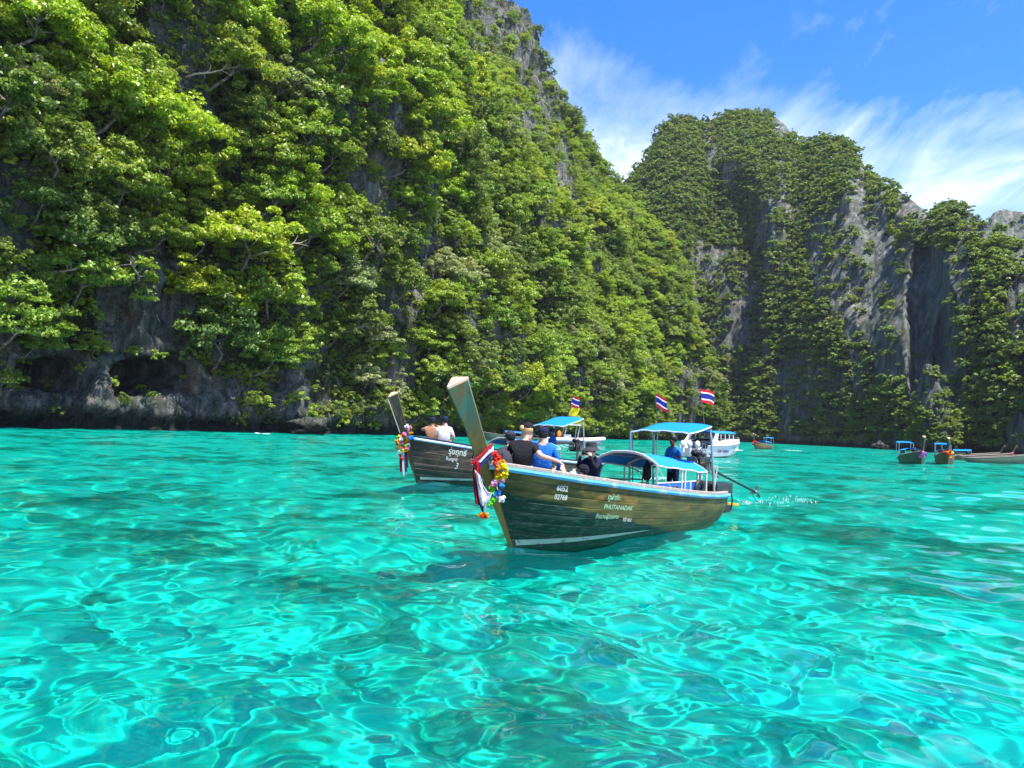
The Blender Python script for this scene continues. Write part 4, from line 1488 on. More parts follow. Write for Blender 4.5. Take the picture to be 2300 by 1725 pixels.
# ---- the near boat
FA = Frame(0.10, 13.3, 0.64, 0.77)
boatA = empty('longtail_boat', FA.w(0, 0, 0), FA.rz)
tag(boatA, 'near wooden longtail boat with olive hull, tall teal prow and two blue canopies', 'boat', 'longtail boats in the lagoon')
hA = Hull(L=9.1, half=1.0, zs=1.0, rake=0.57)
make_hull_parts(hA, boatA, HULL_A, M['rub'], M['railwood'])
make_post(hA, boatA, 1.55, 2.66, POST_A)
make_canopies(boatA, dict(x0=-5.0, x1=-6.1, w=0.72, z0=2.05, z1=2.24), dict(x0=-3.6, x1=-5.85, w=0.76, z0=1.40, z1=1.22, rise=0.24), M['tarp_cyan'], M['tarp'], 0.80, M['pipe_white'])
make_engine(boatA, -6.95, 1.34, -10.2, 0.56, 0.12)
# waterline stripe on both bows
for side in (1, -1):
    uu = np.linspace(0.012, 0.42, 26)
    rows = []
    for k in (0, 1):
        zt = np.interp(uu, [0.012, 0.25, 0.42], [0.03 + 0.10 * k, 0.10 + 0.07 * k, 0.165 + 0.01 * k])
        vv = []
        for a, zz_ in zip(uu, zt):
            vs = np.linspace(0.4, 0.95, 120)
            Zs = hA.S(np.full(120, a), vs, side)[:, 2]
            vv.append(np.interp(-zz_, -Zs, vs))
        rows.append(hA.S(uu, np.array(vv), side) + hA.N(uu, np.array(vv), side) * 0.018)
    G = np.stack(rows, 1)
    MB().sheet(G if side > 0 else G[::-1]).build('waterline_stripe', M['stripe'], boatA)
hull_text(hA, boatA, [('6052', 0.125, 0.125, 0.165, 0.35), ('02768', 0.115, 0.118, 0.255, 0.35)], 1, M['letter'])
hull_text(hA, boatA, [('ภูผ่าก่ะ', 0.135, 0.262, 0.20, 0.2), ('PHUTANADAK', 0.125, 0.252, 0.315, 0.3), ('จำนวนผู้โดยสาร', 0.10, 0.232, 0.42, 0.2)], 1, M['letter_green'])
hull_text(hA, boatA, [('10 คน', 0.11, 0.315, 0.455, 0.2)], 1, M['letter'])
# side panel and its white rail
pb = MB()
pb.box((-4.62, 0.72, 0.83), (2.0, 0.02, 0.36))
pan = pb.build('side_panel', M['panel'], boatA, smooth=False)
MB().tube([(-3.6, 0.725, 1.02), (-5.66, 0.725, 1.02)], 0.016, 8).build('top_rail', M['pipe_white'], pan)
for xx, zt in ((-4.7, 1.30), (-5.1, 1.02), (-5.45, 1.24), (-5.62, 1.22)):
    MB().tube([(xx, 0.74, 0.66), (xx, 0.74, zt)], 0.019, 8).build('rail_post', M['pipe_white'], boatA)
for xx in (-3.62, -5.62):
    MB().tube([(xx, -0.74, 0.6), (xx, -0.74, 1.0)], 0.018, 8).build('rail_post', M['pipe_dark'], boatA)
MB().tube([(-2.9, -0.78, 1.04), (-4.6, -0.78, 0.98), (-5.6, -0.75, 0.95)], 0.018, 8).build('side_rail', M['pipe_dark'], boatA)
MB().tube([(-3.15, 0.55, 0.78), (-3.1, 0.55, 1.0), (-3.3, 0.55, 1.04), (-3.6, 0.55, 1.03)], 0.014, 8).build('grab_rail', M['pipe_dark'], boatA)
MB().box((-8.55, 0.0, 0.32), (0.75, 0.42, 0.07), ry=-0.1).build('stern_step', M['yellow_wood'], boatA, smooth=False, bevel=0.01)
MB().box((-8.15, 0.0, 0.22), (0.34, 0.5, 0.16)).build('step_bracket', M['engine'], boatA, smooth=False)
for yy in (0.3, 0.12):
    MB().tube([(-8.2, yy, 0.64), (-8.25, yy + 0.02, 0.45), (-8.22, yy, 0.2)], 0.02, 6).build('hanging_line', M['rubber'], boatA)
MB().box((-4.75, -0.1, 0.62), (1.5, 0.5, 0.05)).build('bench', M['deck'], boatA, smooth=False)
MB().box((-7.3, 0.1, 0.78), (0.9, 0.9, 0.26)).build('engine_box', M['engine'], boatA, smooth=False, bevel=0.03)

# ---- the boat behind it, on the left
FB = Frame(-2.98, 25.9, 0.70, 0.714)
boatB = empty('longtail_boat', FB.w(0, 0, 0), FB.rz)
tag(boatB, 'second wooden longtail boat with dark brown hull, slim dark prow and number three', 'boat', 'longtail boats in the lagoon')
hB = Hull(L=10.6, half=1.08, zs=1.0, rake=0.42, zbow=1.62)
make_hull_parts(hB, boatB, HULL_B, M['rub_pale'], M['navy_rail'])
make_post(hB, boatB, 1.25, 2.92, POST_B, 1.15)
make_canopies(boatB, dict(x0=-6.3, x1=-7.6, w=0.78, z0=2.16, z1=2.52), dict(x0=-4.0, x1=-6.2, w=0.85, z0=1.45, z1=1.30, rise=0.22), M['tarp_cyan'], M['panel'], 0.80, M['pipe'])
make_engine(boatB, -8.2, 1.36, -12.6, 0.34, 0.05, 1.05)
hull_text(hB, boatB, [('รุ่งฤทธิ์', 0.25, 0.122, 0.20, 0.35), ('Rungrit', 0.15, 0.112, 0.315, 0.3), ('Tour', 0.15, 0.205, 0.30, 0.3), ('3', 0.25, 0.145, 0.455, 0.4)], 1, M['letter'])
for side in (1, -1):
    uu = np.linspace(0.012, 0.30, 16)
    rows = []
    for k in (0, 1):
        zt = np.interp(uu, [0.012, 0.30], [0.20 + 0.09 * k, 0.18 + 0.05 * k])
        vv = []
        for a, zz_ in zip(uu, zt):
            vs = np.linspace(0.3, 0.95, 120)
            Zs = hB.S(np.full(120, a), vs, side)[:, 2]
            vv.append(np.interp(-zz_, -Zs, vs))
        rows.append(hB.S(uu, np.array(vv), side) + hB.N(uu, np.array(vv), side) * 0.018)
    G = np.stack(rows, 1)
    MB().sheet(G if side > 0 else G[::-1]).build('waterline_stripe', M['stripe'], boatB)


bare_branches()

# ------------------------------------------------------------------ people
SIT = dict(pel=(0, 0, .10), spi=(0, -.02, .28), che=(0, 0, .45), nec=(0, .01, .575), hd0=(0, .03, .655), hd1=(0, .035, .765), nose=(0, .125, .68),
           shR=(.18, 0, .50), elR=(.25, .06, .25), wrR=(.2, .28, .15), haR=(.18, .36, .13), shL=(-.18, 0, .50), elL=(-.25, .06, .25), wrL=(-.2, .28, .15), haL=(-.18, .36, .13),
           hiR=(.10, .02, .09), knR=(.14, .43, .11), anR=(.14, .46, -.31), toR=(.15, .60, -.35), hiL=(-.10, .02, .09), knL=(-.14, .43, .11), anL=(-.14, .46, -.31), toL=(-.15, .60, -.35))
STAND = dict(SIT, pel=(0, 0, .92), spi=(0, -.01, 1.10), che=(0, 0, 1.27), nec=(0, .01, 1.42), hd0=(0, .03, 1.50), hd1=(0, .035, 1.61), nose=(0, .125, 1.525),
             shR=(.18, 0, 1.33), elR=(.25, -.02, 1.06), wrR=(.26, .1, .84), haR=(.26, .13, .76), shL=(-.18, 0, 1.33), elL=(-.25, -.02, 1.06), wrL=(-.26, .1, .84), haL=(-.26, .13, .76),
             hiR=(.10, 0, .90), knR=(.11, .03, .48), anR=(.11, 0, .08), toR=(.13, .14, .04), hiL=(-.10, 0, .90), knL=(-.11, .03, .48), anL=(-.11, 0, .08), toL=(-.13, .14, .04))
RADI = dict(pel=.145, spi=.135, che=.15, nec=.055, hd0=.085, hd1=.08, nose=.016, sh=.068, el=.045, wr=.032, ha=.036, hi=.09, kn=.062, an=.042, to=.036)
BONES = [('pel', 'spi', 't'), ('spi', 'che', 't'), ('che', 'nec', 'n'), ('nec', 'hd0', 'h'), ('hd0', 'hd1', 'h'), ('hd0', 'nose', 'h')]
for _s in 'RL':
    BONES += [('che', 'sh' + _s, 't'), ('sh' + _s, 'el' + _s, 'ua'), ('el' + _s, 'wr' + _s, 'fa'), ('wr' + _s, 'ha' + _s, 'hand'), ('pel', 'hi' + _s, 'b'), ('hi' + _s, 'kn' + _s, 'th'), ('kn' + _s, 'an' + _s, 'sn'), ('an' + _s, 'to' + _s, 'ft')]
PCOUNT = [0]


def body_mesh(J, zone_mat, mats, fingers='RL', fat=1.0):
    names = list(J)
    co = [Vector(J[n]) for n in names]
    rr = [RADI[n] if n in RADI else RADI[n[:2]] for n in names]
    rr = [r * (fat if n in ('pel', 'spi', 'che') else 1) for r, n in zip(rr, names)]
    edges = [(names.index(a), names.index(b)) for a, b, z in BONES]
    segs = [(co[names.index(a)], co[names.index(b)], z) for a, b, z in BONES]
    for s in fingers:                                   # thumb and four fingers, unequal and curled
        w_, h_ = Vector(J['wr' + s]), Vector(J['ha' + s])
        d = (h_ - w_).normalized()
        side = d.cross(Vector((0, 0, 1)))
        side = side.normalized() if side.length > 0.1 else Vector((1, 0, 0))
        nrm = side.cross(d)
        for k, (o, ln) in enumerate(((-.030, .055), (-.011, .075), (.010, .08), (.030, .07), (-.045, .04))):
            p1 = h_ + side * o * 1.15 + d * (.030 if k < 4 else -.01)
            p2 = p1 + d * ln * .6 + side * o * .25 - nrm * .006
            p3 = p2 + d * ln * .4 - nrm * .018
            i0 = len(co)
            co += [p1, p2, p3]
            rr += [.010, .0095, .008]
            hi = names.index('ha' + s)
            edges += [(hi, i0), (i0, i0 + 1), (i0 + 1, i0 + 2)]
            segs.append((h_, p3, 'hand'))
    me = bpy.data.meshes.new('skeleton')
    me.from_pydata([tuple(c) for c in co], edges, [])
    o = bpy.data.objects.new('skeleton', me)
    COL.objects.link(o)
    sk = o.modifiers.new('skin', 'SKIN')
    if not me.skin_vertices:
        me.attributes.new('skin', 'FLOAT', 'POINT')
    for i, r in enumerate(rr):
        n = names[i] if i < len(names) else ''
        ky = 0.78 if n in ('che', 'spi', 'pel') else 1.0
        me.skin_vertices[0].data[i].radius = (r * (1.12 if ky < 1 else 1), r * ky) if True else (r, r)
        me.skin_vertices[0].data[i].use_root = (i == 0)
    sk.use_smooth_shade = True
    ss = o.modifiers.new('sub', 'SUBSURF')
    ss.levels = ss.render_levels = 2
    dg = bpy.context.evaluated_depsgraph_get()
    dg.update()
    ev = bpy.data.meshes.new_from_object(o.evaluated_get(dg))
    bpy.data.objects.remove(o)
    # clothing by the nearest bone
    V = np.array([v.co[:] for v in ev.vertices])
    C = np.array([V[list(p.vertices)].mean(0) for p in ev.polygons])
    best, idx = np.full(len(C), 9.0), np.zeros(len(C), int)
    for a, b, z in segs:
        a, b = np.array(a), np.array(b)
        t = np.clip(((C - a) @ (b - a)) / max((b - a) @ (b - a), 1e-9), 0, 1)
        d = np.linalg.norm(C - (a + t[:, None] * (b - a)), axis=1)
        mi = np.full(len(C), mats.index(zone_mat[z]))
        if z == 'n':
            mi = np.where(t > 0.6, mats.index(zone_mat['h']), mats.index(zone_mat['t']))
        elif z == 'th' and 'th2' in zone_mat:
            mi = np.where(t > 0.72, mats.index(zone_mat['th2']), mi)
        elif z == 'ua' and 'ua2' in zone_mat:
            mi = np.where(t > 0.62, mats.index(zone_mat['ua2']), mi)
        r = {'t': .12, 'b': .1, 'th': .075, 'h': .08}.get(z, .04)
        dd = d / r
        up = dd < best
        best = np.where(up, dd, best)
        idx = np.where(up, mi, idx)
    ev.materials.clear()
    for m_ in mats:
        ev.materials.append(M[m_])
    ev.polygons.foreach_set('material_index', idx.astype(np.int32))
    ev.polygons.foreach_set('use_smooth', np.ones(len(C), bool))
    ev.update()
    return ev


def zones(skin, top, bottom, sleeve='short', legs='short', shoes=None):
    z = dict(t=top, n=top, h=skin, ua=top, fa=top if sleeve == 'long' else skin, hand=skin, b=bottom, th=bottom, sn=bottom if legs == 'long' else skin, ft=shoes or skin)
    if sleeve == 'none':
        z['ua'] = skin
    if sleeve == 'short':
        z['ua2'] = skin
    if legs == 'short':
        z['th2'] = skin
    return z


def cap(parent, hd, m_, turn=0.0, brim=True, s=1.0):
    mb = MB()
    c = np.array(hd) + np.array([0, 0.0, 0.0])
    mb.blob(c, (0.098 * s, 0.112 * s, 0.092 * s), 16, 10, zcut=-0.012)
    if brim:
        d = np.array([math.sin(turn), math.cos(turn), 0])
        sd = np.array([d[1], -d[0], 0])
        G = np.stack([np.stack([c + d * (0.085 + 0.085 * t * (1 - 0.35 * k * k)) * s + sd * k * 0.085 * s + np.array([0, 0, -0.005 - 0.028 * t - 0.012 * k * k]) for k in np.linspace(-1, 1, 7)]) for t in np.linspace(-0.15, 1, 4)])
        mb.sheet(G, 0.008)
    return mb.build('cap', m_, parent)


def hair(parent, hd, m_, style='short'):
    mb = MB()
    mb.blob(np.array(hd) + np.array([0, -0.012, -0.03]), (0.092, 0.10, 0.10), 14, 9, ruffle=0.03, seed=3)
    if style == 'bun':
        mb.blob(np.array(hd) + np.array([-0.085, -0.07, -0.01]), (0.042, 0.042, 0.045), 10, 7, ruffle=0.08, seed=5)
    return mb.build('hair', m_, parent)


def person(label, loc, face, J, zm, hat=None, hair_m=None, hair_style='short', brim=0.0, scale=1.0, group=None, fingers='RL', fat=1.0, mesh=None):
    mats = sorted(set(zm.values()))
    me = mesh or body_mesh(J, zm, mats, fingers, fat)
    o = link('person', me)
    o.location = loc
    o.rotation_euler = (0, 0, math.atan2(-face[0], face[1]))
    o.scale = (scale,) * 3
    tag(o, label, 'person', group)
    hd = np.array(J['hd1']) + np.array([0, 0, 0.015])
    if hair_m:
        hair(o, hd, M[hair_m], hair_style)
    if hat == 'bucket':
        mb = MB()
        c = hd + np.array([0, 0, 0.0])
        prof = [(0.185, -0.075), (0.105, -0.005), (0.092, 0.09), (0.0, 0.10)]
        V, F = [], []
        for r, z in prof:
            for k in range(18):
                a = 2 * math.pi * k / 18
                V.append(c + np.array([r * math.cos(a), r * 1.08 * math.sin(a), z]))
        for i in range(3):
            for k in range(18):
                F.append((i * 18 + k, i * 18 + (k + 1) % 18, (i + 1) * 18 + (k + 1) % 18, (i + 1) * 18 + k))
        mb.add(V, F)
        mb.build('bucket_hat', M['c_charcoal'], o)
    elif hat:
        cap(o, hd, M[hat], brim)
    return o


PG_A, PG_B = 'passengers and crew of the near boat', 'passengers and crew of the second boat'
person('woman in black top and black cap with blond bun, arm round blue-shirted neighbour', FA.w(-0.42, -0.18, 1.18), (0.12, 1),
       dict(SIT, shR=(.18, -.01, .49), elR=(.32, -.14, .34), wrR=(.54, -.22, .29), haR=(.62, -.22, .26), spi=(.01, -.05, .28), che=(.03, -.02, .46), nec=(.05, .02, .58), hd0=(.065, .05, .66), hd1=(.07, .06, .775), nose=(.16, .10, .67)),
       zones('skin', 'c_black', 'c_grey'), 'c_black', 'hair_blond', 'bun', 1.0, 1.08, PG_A, fat=1.1)
person('man in blue long-sleeved shirt and navy cap seated with his back turned', FA.w(-0.84, -0.05, 1.14), (0.15, 1),
       dict(SIT, elR=(.29, .02, .24), wrR=(.24, .20, .08), haR=(.22, .27, .05), nec=(.0, .0, .58)),
       zones('skin', 'c_blue', 'c_charcoal', 'long'), 'c_navy', 'hair_dark', 'short', 0.5, 1.06, PG_A, fat=1.12)
person('person in black cap and grey top, half hidden beyond the black-shirted woman', FA.w(-0.75, -0.72, 1.10), (-0.5, 1), SIT, zones('skin', 'c_charcoal', 'c_grey'), 'c_charcoal', 'hair_dark', 'short', -0.6, 1.0, PG_A)
person('person with bare knees drawn up, sitting behind the blue-shirted man', FA.w(-1.12, -0.25, 0.98), (0.95, -0.15),
       dict(SIT, knR=(.14, .36, .36), anR=(.13, .50, -.02), toR=(.13, .63, -.05), knL=(-.13, .34, .38), anL=(-.13, .48, -.02), toL=(-.13, .62, -.05), spi=(0, -.12, .26), che=(0, -.25, .38), nec=(0, -.34, .46), hd0=(0, -.36, .53), hd1=(0, -.36, .62), nose=(0, -.26, .55),
            shR=(.17, -.26, .40), shL=(-.17, -.26, .40), elR=(.22, -.1, .2), elL=(-.22, -.1, .2), wrR=(.18, .12, .28), haR=(.15, .2, .3), wrL=(-.18, .12, .28), haL=(-.15, .2, .3)),
       zones('skin', 'c_charcoal', 'c_navy'), 'c_navy', None, 'short', 0, 1.0, PG_A)
person('photographer in dark bucket hat raising a camera to the face', FA.w(-2.42, -0.02, 0.93), (-0.75, -0.65),
       dict(SIT, elR=(.24, .16, .36), wrR=(.13, .20, .60), haR=(.085, .17, .66), elL=(-.24, .16, .36), wrL=(-.13, .20, .60), haL=(-.085, .17, .66)),
       dict(zones('skin', 'c_navy', 'c_blue2', 'long'), ua='c_black', fa='c_black'), 'bucket', 'hair_dark', 'short', 0, 1.0, PG_A)
person('crouching passenger in black cap and pink top, only just above the rail', FA.w(-1.62, 0.36, 0.55), (-0.9, -0.3), dict(SIT, knR=(.14, .34, .3), knL=(-.14, .34, .3), anR=(.13, .42, 0.0), anL=(-.13, .42, 0.0), toR=(.13, .55, -.03), toL=(-.13, .55, -.03)), zones('skin', 'c_pink', 'c_charcoal'), 'c_black', 'hair_dark', 'short', 0, 0.98, PG_A)
person('helmsman in blue T-shirt standing in the shade of the upper canopy', FA.w(-6.25, -0.28, 0.33), (-0.85, -0.5),
       dict(STAND, elL=(-.30, .1, 1.10), wrL=(-.36, .32, 1.12), haL=(-.37, .40, 1.13), elR=(.28, .02, 1.08), wrR=(.30, .2, .95), haR=(.30, .26, .93)),
       zones('skin_dark', 'c_blue2', 'c_navy', 'short', 'long'), None, 'hair_dark', 'short', 0, 1.0, PG_A)
person('man in white T-shirt and navy cap seated on the second boat\'s bow', FB.w(-1.05, -0.02, 1.30), (0.1, 1), dict(SIT, elR=(.28, .04, .26), elL=(-.27, .10, .24), wrL=(-.16, .3, .22), haL=(-.12, .37, .22)), zones('skin', 'c_white', 'c_khaki'), 'c_navy', 'hair_dark', 'short', -0.9, 1.2, PG_B, fat=1.22)
person('shirtless tanned man in navy cap with elbows raised on the second boat', FB.w(-0.90, -0.52, 1.32), (0.2, 1), dict(SIT, elR=(.36, .10, .46), wrR=(.20, .24, .56), haR=(.13, .22, .60), elL=(-.36, .10, .46), wrL=(-.20, .24, .56), haL=(-.13, .22, .60)),
       dict(zones('skin_tan', 'skin_tan', 'c_navy', 'none')), 'c_navy', 'hair_dark', 'short', 0, 1.12, PG_B)
person('helmsman in blue shirt and long dark trousers on the second boat', FB.w(-6.75, -0.05, 0.35), (-0.8, -0.3), dict(STAND, elR=(.3, .05, 1.1), wrR=(.3, .26, 1.04), haR=(.3, .33, 1.03)), zones('skin_dark', 'c_blue', 'c_navy', 'short', 'long'), 'c_navy', 'hair_dark', 'short', 0, 1.02, PG_B)

# ------------------------------------------------------------------ things aboard
hp = FA.w(-2.42, -0.02, 0.93) + Vector((-0.75, -0.65, 0)).normalized() * 0.20
cm_ = empty('camera_body', (hp.x, hp.y, 0.93 + 0.665), math.atan2(0.75, -0.65))
MB().box((0, 0, 0), (0.13, 0.04, 0.085)).build('body', M['rubber'], cm_, smooth=False, bevel=0.008)
MB().tube([(0, 0.0, 0), (0, 0.07, 0)], 0.032, 12).build('lens', M['rubber'], cm_)
tag(cm_, 'black camera held to the face by the bucket-hatted photographer', 'camera')

bp_ = empty('backpack', FA.w(-0.18, -0.42, 1.20), FA.rz)
MB().blob((0, 0, 0.20), (0.17, 0.20, 0.24), 14, 10, ruffle=0.02, seed=2).build('pack', M['c_charcoal'], bp_)
MB().tube([(0.1, 0.08, 0.36), (0.2, 0.1, 0.25), (0.16, 0.1, 0.06)], 0.018, 6).build('strap', M['c_black'], bp_)
tag(bp_, 'dark rounded backpack standing on the near boat\'s foredeck', 'backpack')

jg = empty('water_jug', FA.w(-1.46, 0.22, 1.02), 0)
MB().tube([(0, 0, 0), (0, 0, 0.03), (0, 0, 0.22), (0, 0, 0.25)], [0.07, 0.085, 0.085, 0.06], 14).build('bottle', M['jug'], jg)
MB().tube([(0, 0, 0.25), (0, 0, 0.29)], 0.035, 12).build('lid', M['pipe_white'], jg)
tag(jg, 'clear teal water jug beside the passengers on the near boat', 'jug')

bag = empty('hanging_bag', FA.w(-3.78, 0.42, 1.42), FA.rz)
MB().tube([(0, 0, 0.05), (0, 0, 0.0), (0, 0, -0.08), (0, 0, -0.3), (0, 0, -0.36)], [0.012, 0.03, 0.085, 0.095, 0.05], 12).build('sack', M['c_black'], bag)
MB().tube([(0.02, 0.02, -0.34), (0.06, 0.03, -0.5), (0.0, 0.03, -0.64), (-0.05, 0.02, -0.5), (-0.02, 0.02, -0.34)], 0.014, 6).build('strap', M['c_black'], bag)
tag(bag, 'black bag with dangling strap hung from the lower canopy hoop', 'bag')


def tyre(label, loc, R, r, rz):
    mb = MB()
    n, k = 24, 10
    a, b = np.meshgrid(np.linspace(0, 2 * math.pi, n, endpoint=False), np.linspace(0, 2 * math.pi, k + 1), indexing='ij')
    P = np.stack([(R + r * np.cos(b)) * np.cos(a), r * 0.9 * np.sin(b), (R + r * np.cos(b)) * np.sin(a)], -1)
    mb.add(P.reshape(-1, 3), grid_faces(n, k + 1, wrap=True))
    o = mb.build('tyre_fender', M['rubber'])
    o.location = loc
    o.rotation_euler = (0, 0, rz)
    tag(o, label, 'tyre', 'tyres slung along the near boat\'s side panel')


tyre('smaller black tyre fender at the middle of the blue side panel', FA.w(-4.32, 0.80, 0.80), 0.12, 0.05, FA.rz)
tyre('larger black tyre fender at the aft end of the blue side panel', FA.w(-5.42, 0.80, 0.86), 0.16, 0.055, FA.rz)
rp = MB().tube([FA.w(-3.62, 0.76, 1.34), FA.w(-3.85, 0.80, 1.1), FA.w(-4.28, 0.84, 0.80)], 0.008, 6).build('rope', M['rope'])
tag(rp, 'thin pale rope slanting from the canopy hoop down to the rail', 'rope')


# ---- garlands and ribbons
def garland(label, puffs, strings=()):
    e = empty('garland', puffs[0][0])
    org = Vector(puffs[0][0])
    for i, (p, col, r) in enumerate(puffs):
        q = Vector(p) - org
        mb = MB()
        rr = np.random.default_rng(i)
        for k in range(7):                                  # a tuft of crumpled petals
            c = rr.normal(size=3)
            c *= r * 0.62 / np.linalg.norm(c)
            mb.blob(c, (r * 0.55, r * 0.55, r * 0.42), 7, 5, ruffle=0.3, seed=i * 9 + k)
        mb.build('flower', FLOWER[col], e, smooth=False).location = q
    for path in strings:
        MB().tube([Vector(p) - org for p in path], 0.006, 5).build('string', M['c_ribbon_white'], e)
    tag(e, label, 'garland', 'flower garlands on the prows')
    return e


def ribbon(pix, Y, widths_dir=None):
    """cloth strip through rows of (left px, left py, right px, right py)"""
    rows = []
    for i, (a, b, c, d) in enumerate(pix):
        P, Q = at(a, b, Y), at(c, d, Y)
        k = np.linspace(0, 1, 6)[:, None]
        r = P * (1 - k) + Q * k
        r[:, 1] += 0.025 * np.sin(k[:, 0] * 9 + i * 0.7) + 0.02 * math.sin(i * 1.3)
        rows.append(r)
    return np.array(rows)


Yg = 12.52
pf = [((1112, 1020), 'red', .055), ((1118, 1031), 'red', .062), ((1113, 1042), 'red', .05), ((1127, 1036), 'orange', .055), ((1120, 1052), 'orange', .062), ((1132, 1047), 'yellow', .062), ((1135, 1060), 'yellow', .062), ((1119, 1063), 'orange', .06),
      ((1131, 1072), 'yellow', .055), ((1117, 1074), 'yellow', .065), ((1128, 1064), 'yellow', .05), ((1110, 1083), 'lilac', .05), ((1108, 1090), 'pink', .047), ((1127, 1080), 'lilac', .05), ((1124, 1086), 'pink', .042), ((1104, 1097), 'green', .05), ((1105, 1105), 'green', .046),
      ((1099, 1110), 'pink', .045), ((1126, 1093), 'blue', .05), ((1120, 1106), 'blue', .045), ((1112, 1110), 'blue', .05), ((1110, 1121), 'green', .05), ((1105, 1128), 'green', .05), ((1100, 1133), 'green', .042), ((1126, 1122), 'white', .055), ((1130, 1118), 'white', .04), ((1117, 1117), 'white', .03)]
garland('string of red, yellow, pink, green and blue flowers on the teal prow', [(at(a, b, Yg + 0.02 * math.sin(i)), c, r) for i, ((a, b), c, r) in enumerate(pf)],
        [[at(1117, 1078, Yg), at(1116, 1095, Yg), at(1121, 1108, Yg), at(1126, 1120, Yg)]])
garland('small orange flower tassel dangling below the ribbons of the teal prow', [(at(1080, 1157, 12.4), 'orange', .05), (at(1087, 1160, 12.4), 'red', .045), (at(1094, 1157, 12.4), 'orange', .05), (at(1087, 1154, 12.42), 'orange', .04)],
        [[at(1087, 1128, 12.42), at(1087, 1150, 12.4)], [at(1092, 1120, 12.42), at(1090, 1152, 12.4)]])

sash = empty('ribbon', FA.w(0.9, 0, 1.5))
so = Vector(sash.location)


def put(G, name, m_, parent, org, th=0.006):
    return MB().sheet(np.asarray(G) - np.array(org), th).build(name, m_, parent)


# three stripes wound round the post
for k, mk in enumerate(('c_red', 'c_ribbon_white', 'c_ribbon_navy')):
    rows = []
    for zo in (0.062 - 0.062 * k, -0.0 - 0.062 * k):
        loop = []
        for (dx, dy, dz) in ((-0.10, -0.185, 0.06), (0.05, -0.09, -0.04), (0.155, 0.0, -0.10), (0.06, 0.10, 0.02), (-0.03, 0.155, 0.14), (-0.11, 0.19, 0.20), (-0.145, 0.17, 0.21)):
            loop.append(np.array(FA.w(0.94 + dx - 0.03 * k, dy, 1.49 + dz + zo)))
        rows.append(loop)
    put(np.swapaxes(np.array(rows), 0, 1), 'band', M[mk], sash, so)
put(ribbon([(1062, 1040, 1072, 1044), (1061, 1062, 1069, 1066), (1063, 1090, 1072, 1094), (1066, 1115, 1077, 1120), (1068, 1131, 1080, 1136)], 12.40), 'tail', M['c_maroon'], sash, so)
put(ribbon([(1064, 1036, 1078, 1038), (1068, 1056, 1078, 1066), (1070, 1085, 1080, 1090), (1074, 1120, 1080, 1122)], 12.44), 'tail', M['c_red'], sash, so)
put(ribbon([(1066, 1055, 1078, 1068), (1070, 1075, 1085, 1090), (1073, 1095, 1094, 1104), (1076, 1115, 1105, 1108), (1080, 1130, 1100, 1122), (1083, 1137, 1094, 1130)], 12.36), 'tail', M['c_ribbon_white'], sash, so)
put(ribbon([(1076, 1130, 1086, 1134), (1079, 1142, 1086, 1144), (1083, 1152, 1086, 1152)], 12.42), 'tail', M['c_ribbon_navy'], sash, so)
tag(sash, 'red, white and navy cloth ribbons tied round the teal prow', 'ribbon')

Yb = 24.75
pb_ = [((914, 958), 'white', .10), ((920, 960), 'pink', .09), ((918, 966), 'pink', .07), ((922, 972), 'orange', .10), ((915, 972), 'blue', .07), ((909, 975), 'pink', .10), ((903, 978), 'red', .08), ((899, 980), 'yellow', .10), ((924, 984), 'blue', .11), ((893, 984), 'green', .09),
       ((915, 982), 'yellow', .09), ((901, 986), 'white', .09), ((898, 988), 'blue', .06), ((913, 989), 'orange', .10), ((892, 992), 'orange', .10), ((902, 994), 'pink', .09), ((911, 996), 'orange', .10), ((918, 998), 'white', .06), ((891, 998), 'red', .07), ((903, 1001), 'purple', .06), ((912, 1001), 'green', .07),
       ((897, 1003), 'orange', .09), ((905, 1005), 'red', .10), ((913, 1006), 'pink', .09), ((919, 1003), 'pink', .06), ((892, 1008), 'orange', .07), ((907, 1012), 'yellow', .08), ((914, 1012), 'yellow', .07), ((918, 1010), 'yellow', .05), ((896, 1014), 'white', .05), ((901, 1017), 'yellow', .05), ((896, 1023), 'pink', .06), ((902, 1030), 'red', .07), ((898, 1030), 'orange', .05)]
garland('thick bunch of bright flower strings hanging from the slim dark prow', [(at(a, b, Yb + 0.06 * math.sin(i * 2.1)), c, r * 0.78) for i, ((a, b), c, r) in enumerate(pb_)],
        [[at(893, 990, Yb), at(892, 1030, Yb)], [at(904, 1005, Yb), at(901, 1030, Yb)]])
rb2 = empty('ribbon', at(908, 1010, Yb))
for (px_, tx, top_, bot, mk) in ((899, 900, 1020, 1060, 'c_maroon'), (904, 906, 1015, 1068, 'c_ribbon_white'), (910, 911, 1012, 1060, 'c_ribbon_navy'), (914, 914, 1012, 1051, 'c_maroon')):
    put(ribbon([(px_ - 2, top_, px_ + 3, top_), (px_ - 2, (top_ + bot) / 2, px_ + 3, (top_ + bot) / 2), (tx - 2, bot, tx + 3, bot)], Yb), 'tail', M[mk], rb2, rb2.location)
tag(rb2, 'dark maroon and grey ribbons hanging under the slim prow\'s flowers', 'ribbon')
hal = MB().tube([at(872, 898, 24.3), at(898, 972, 24.7)], 0.012, 6).build('rope', M['rope'])
tag(hal, 'pale rope running down the front of the slim dark prow', 'rope')


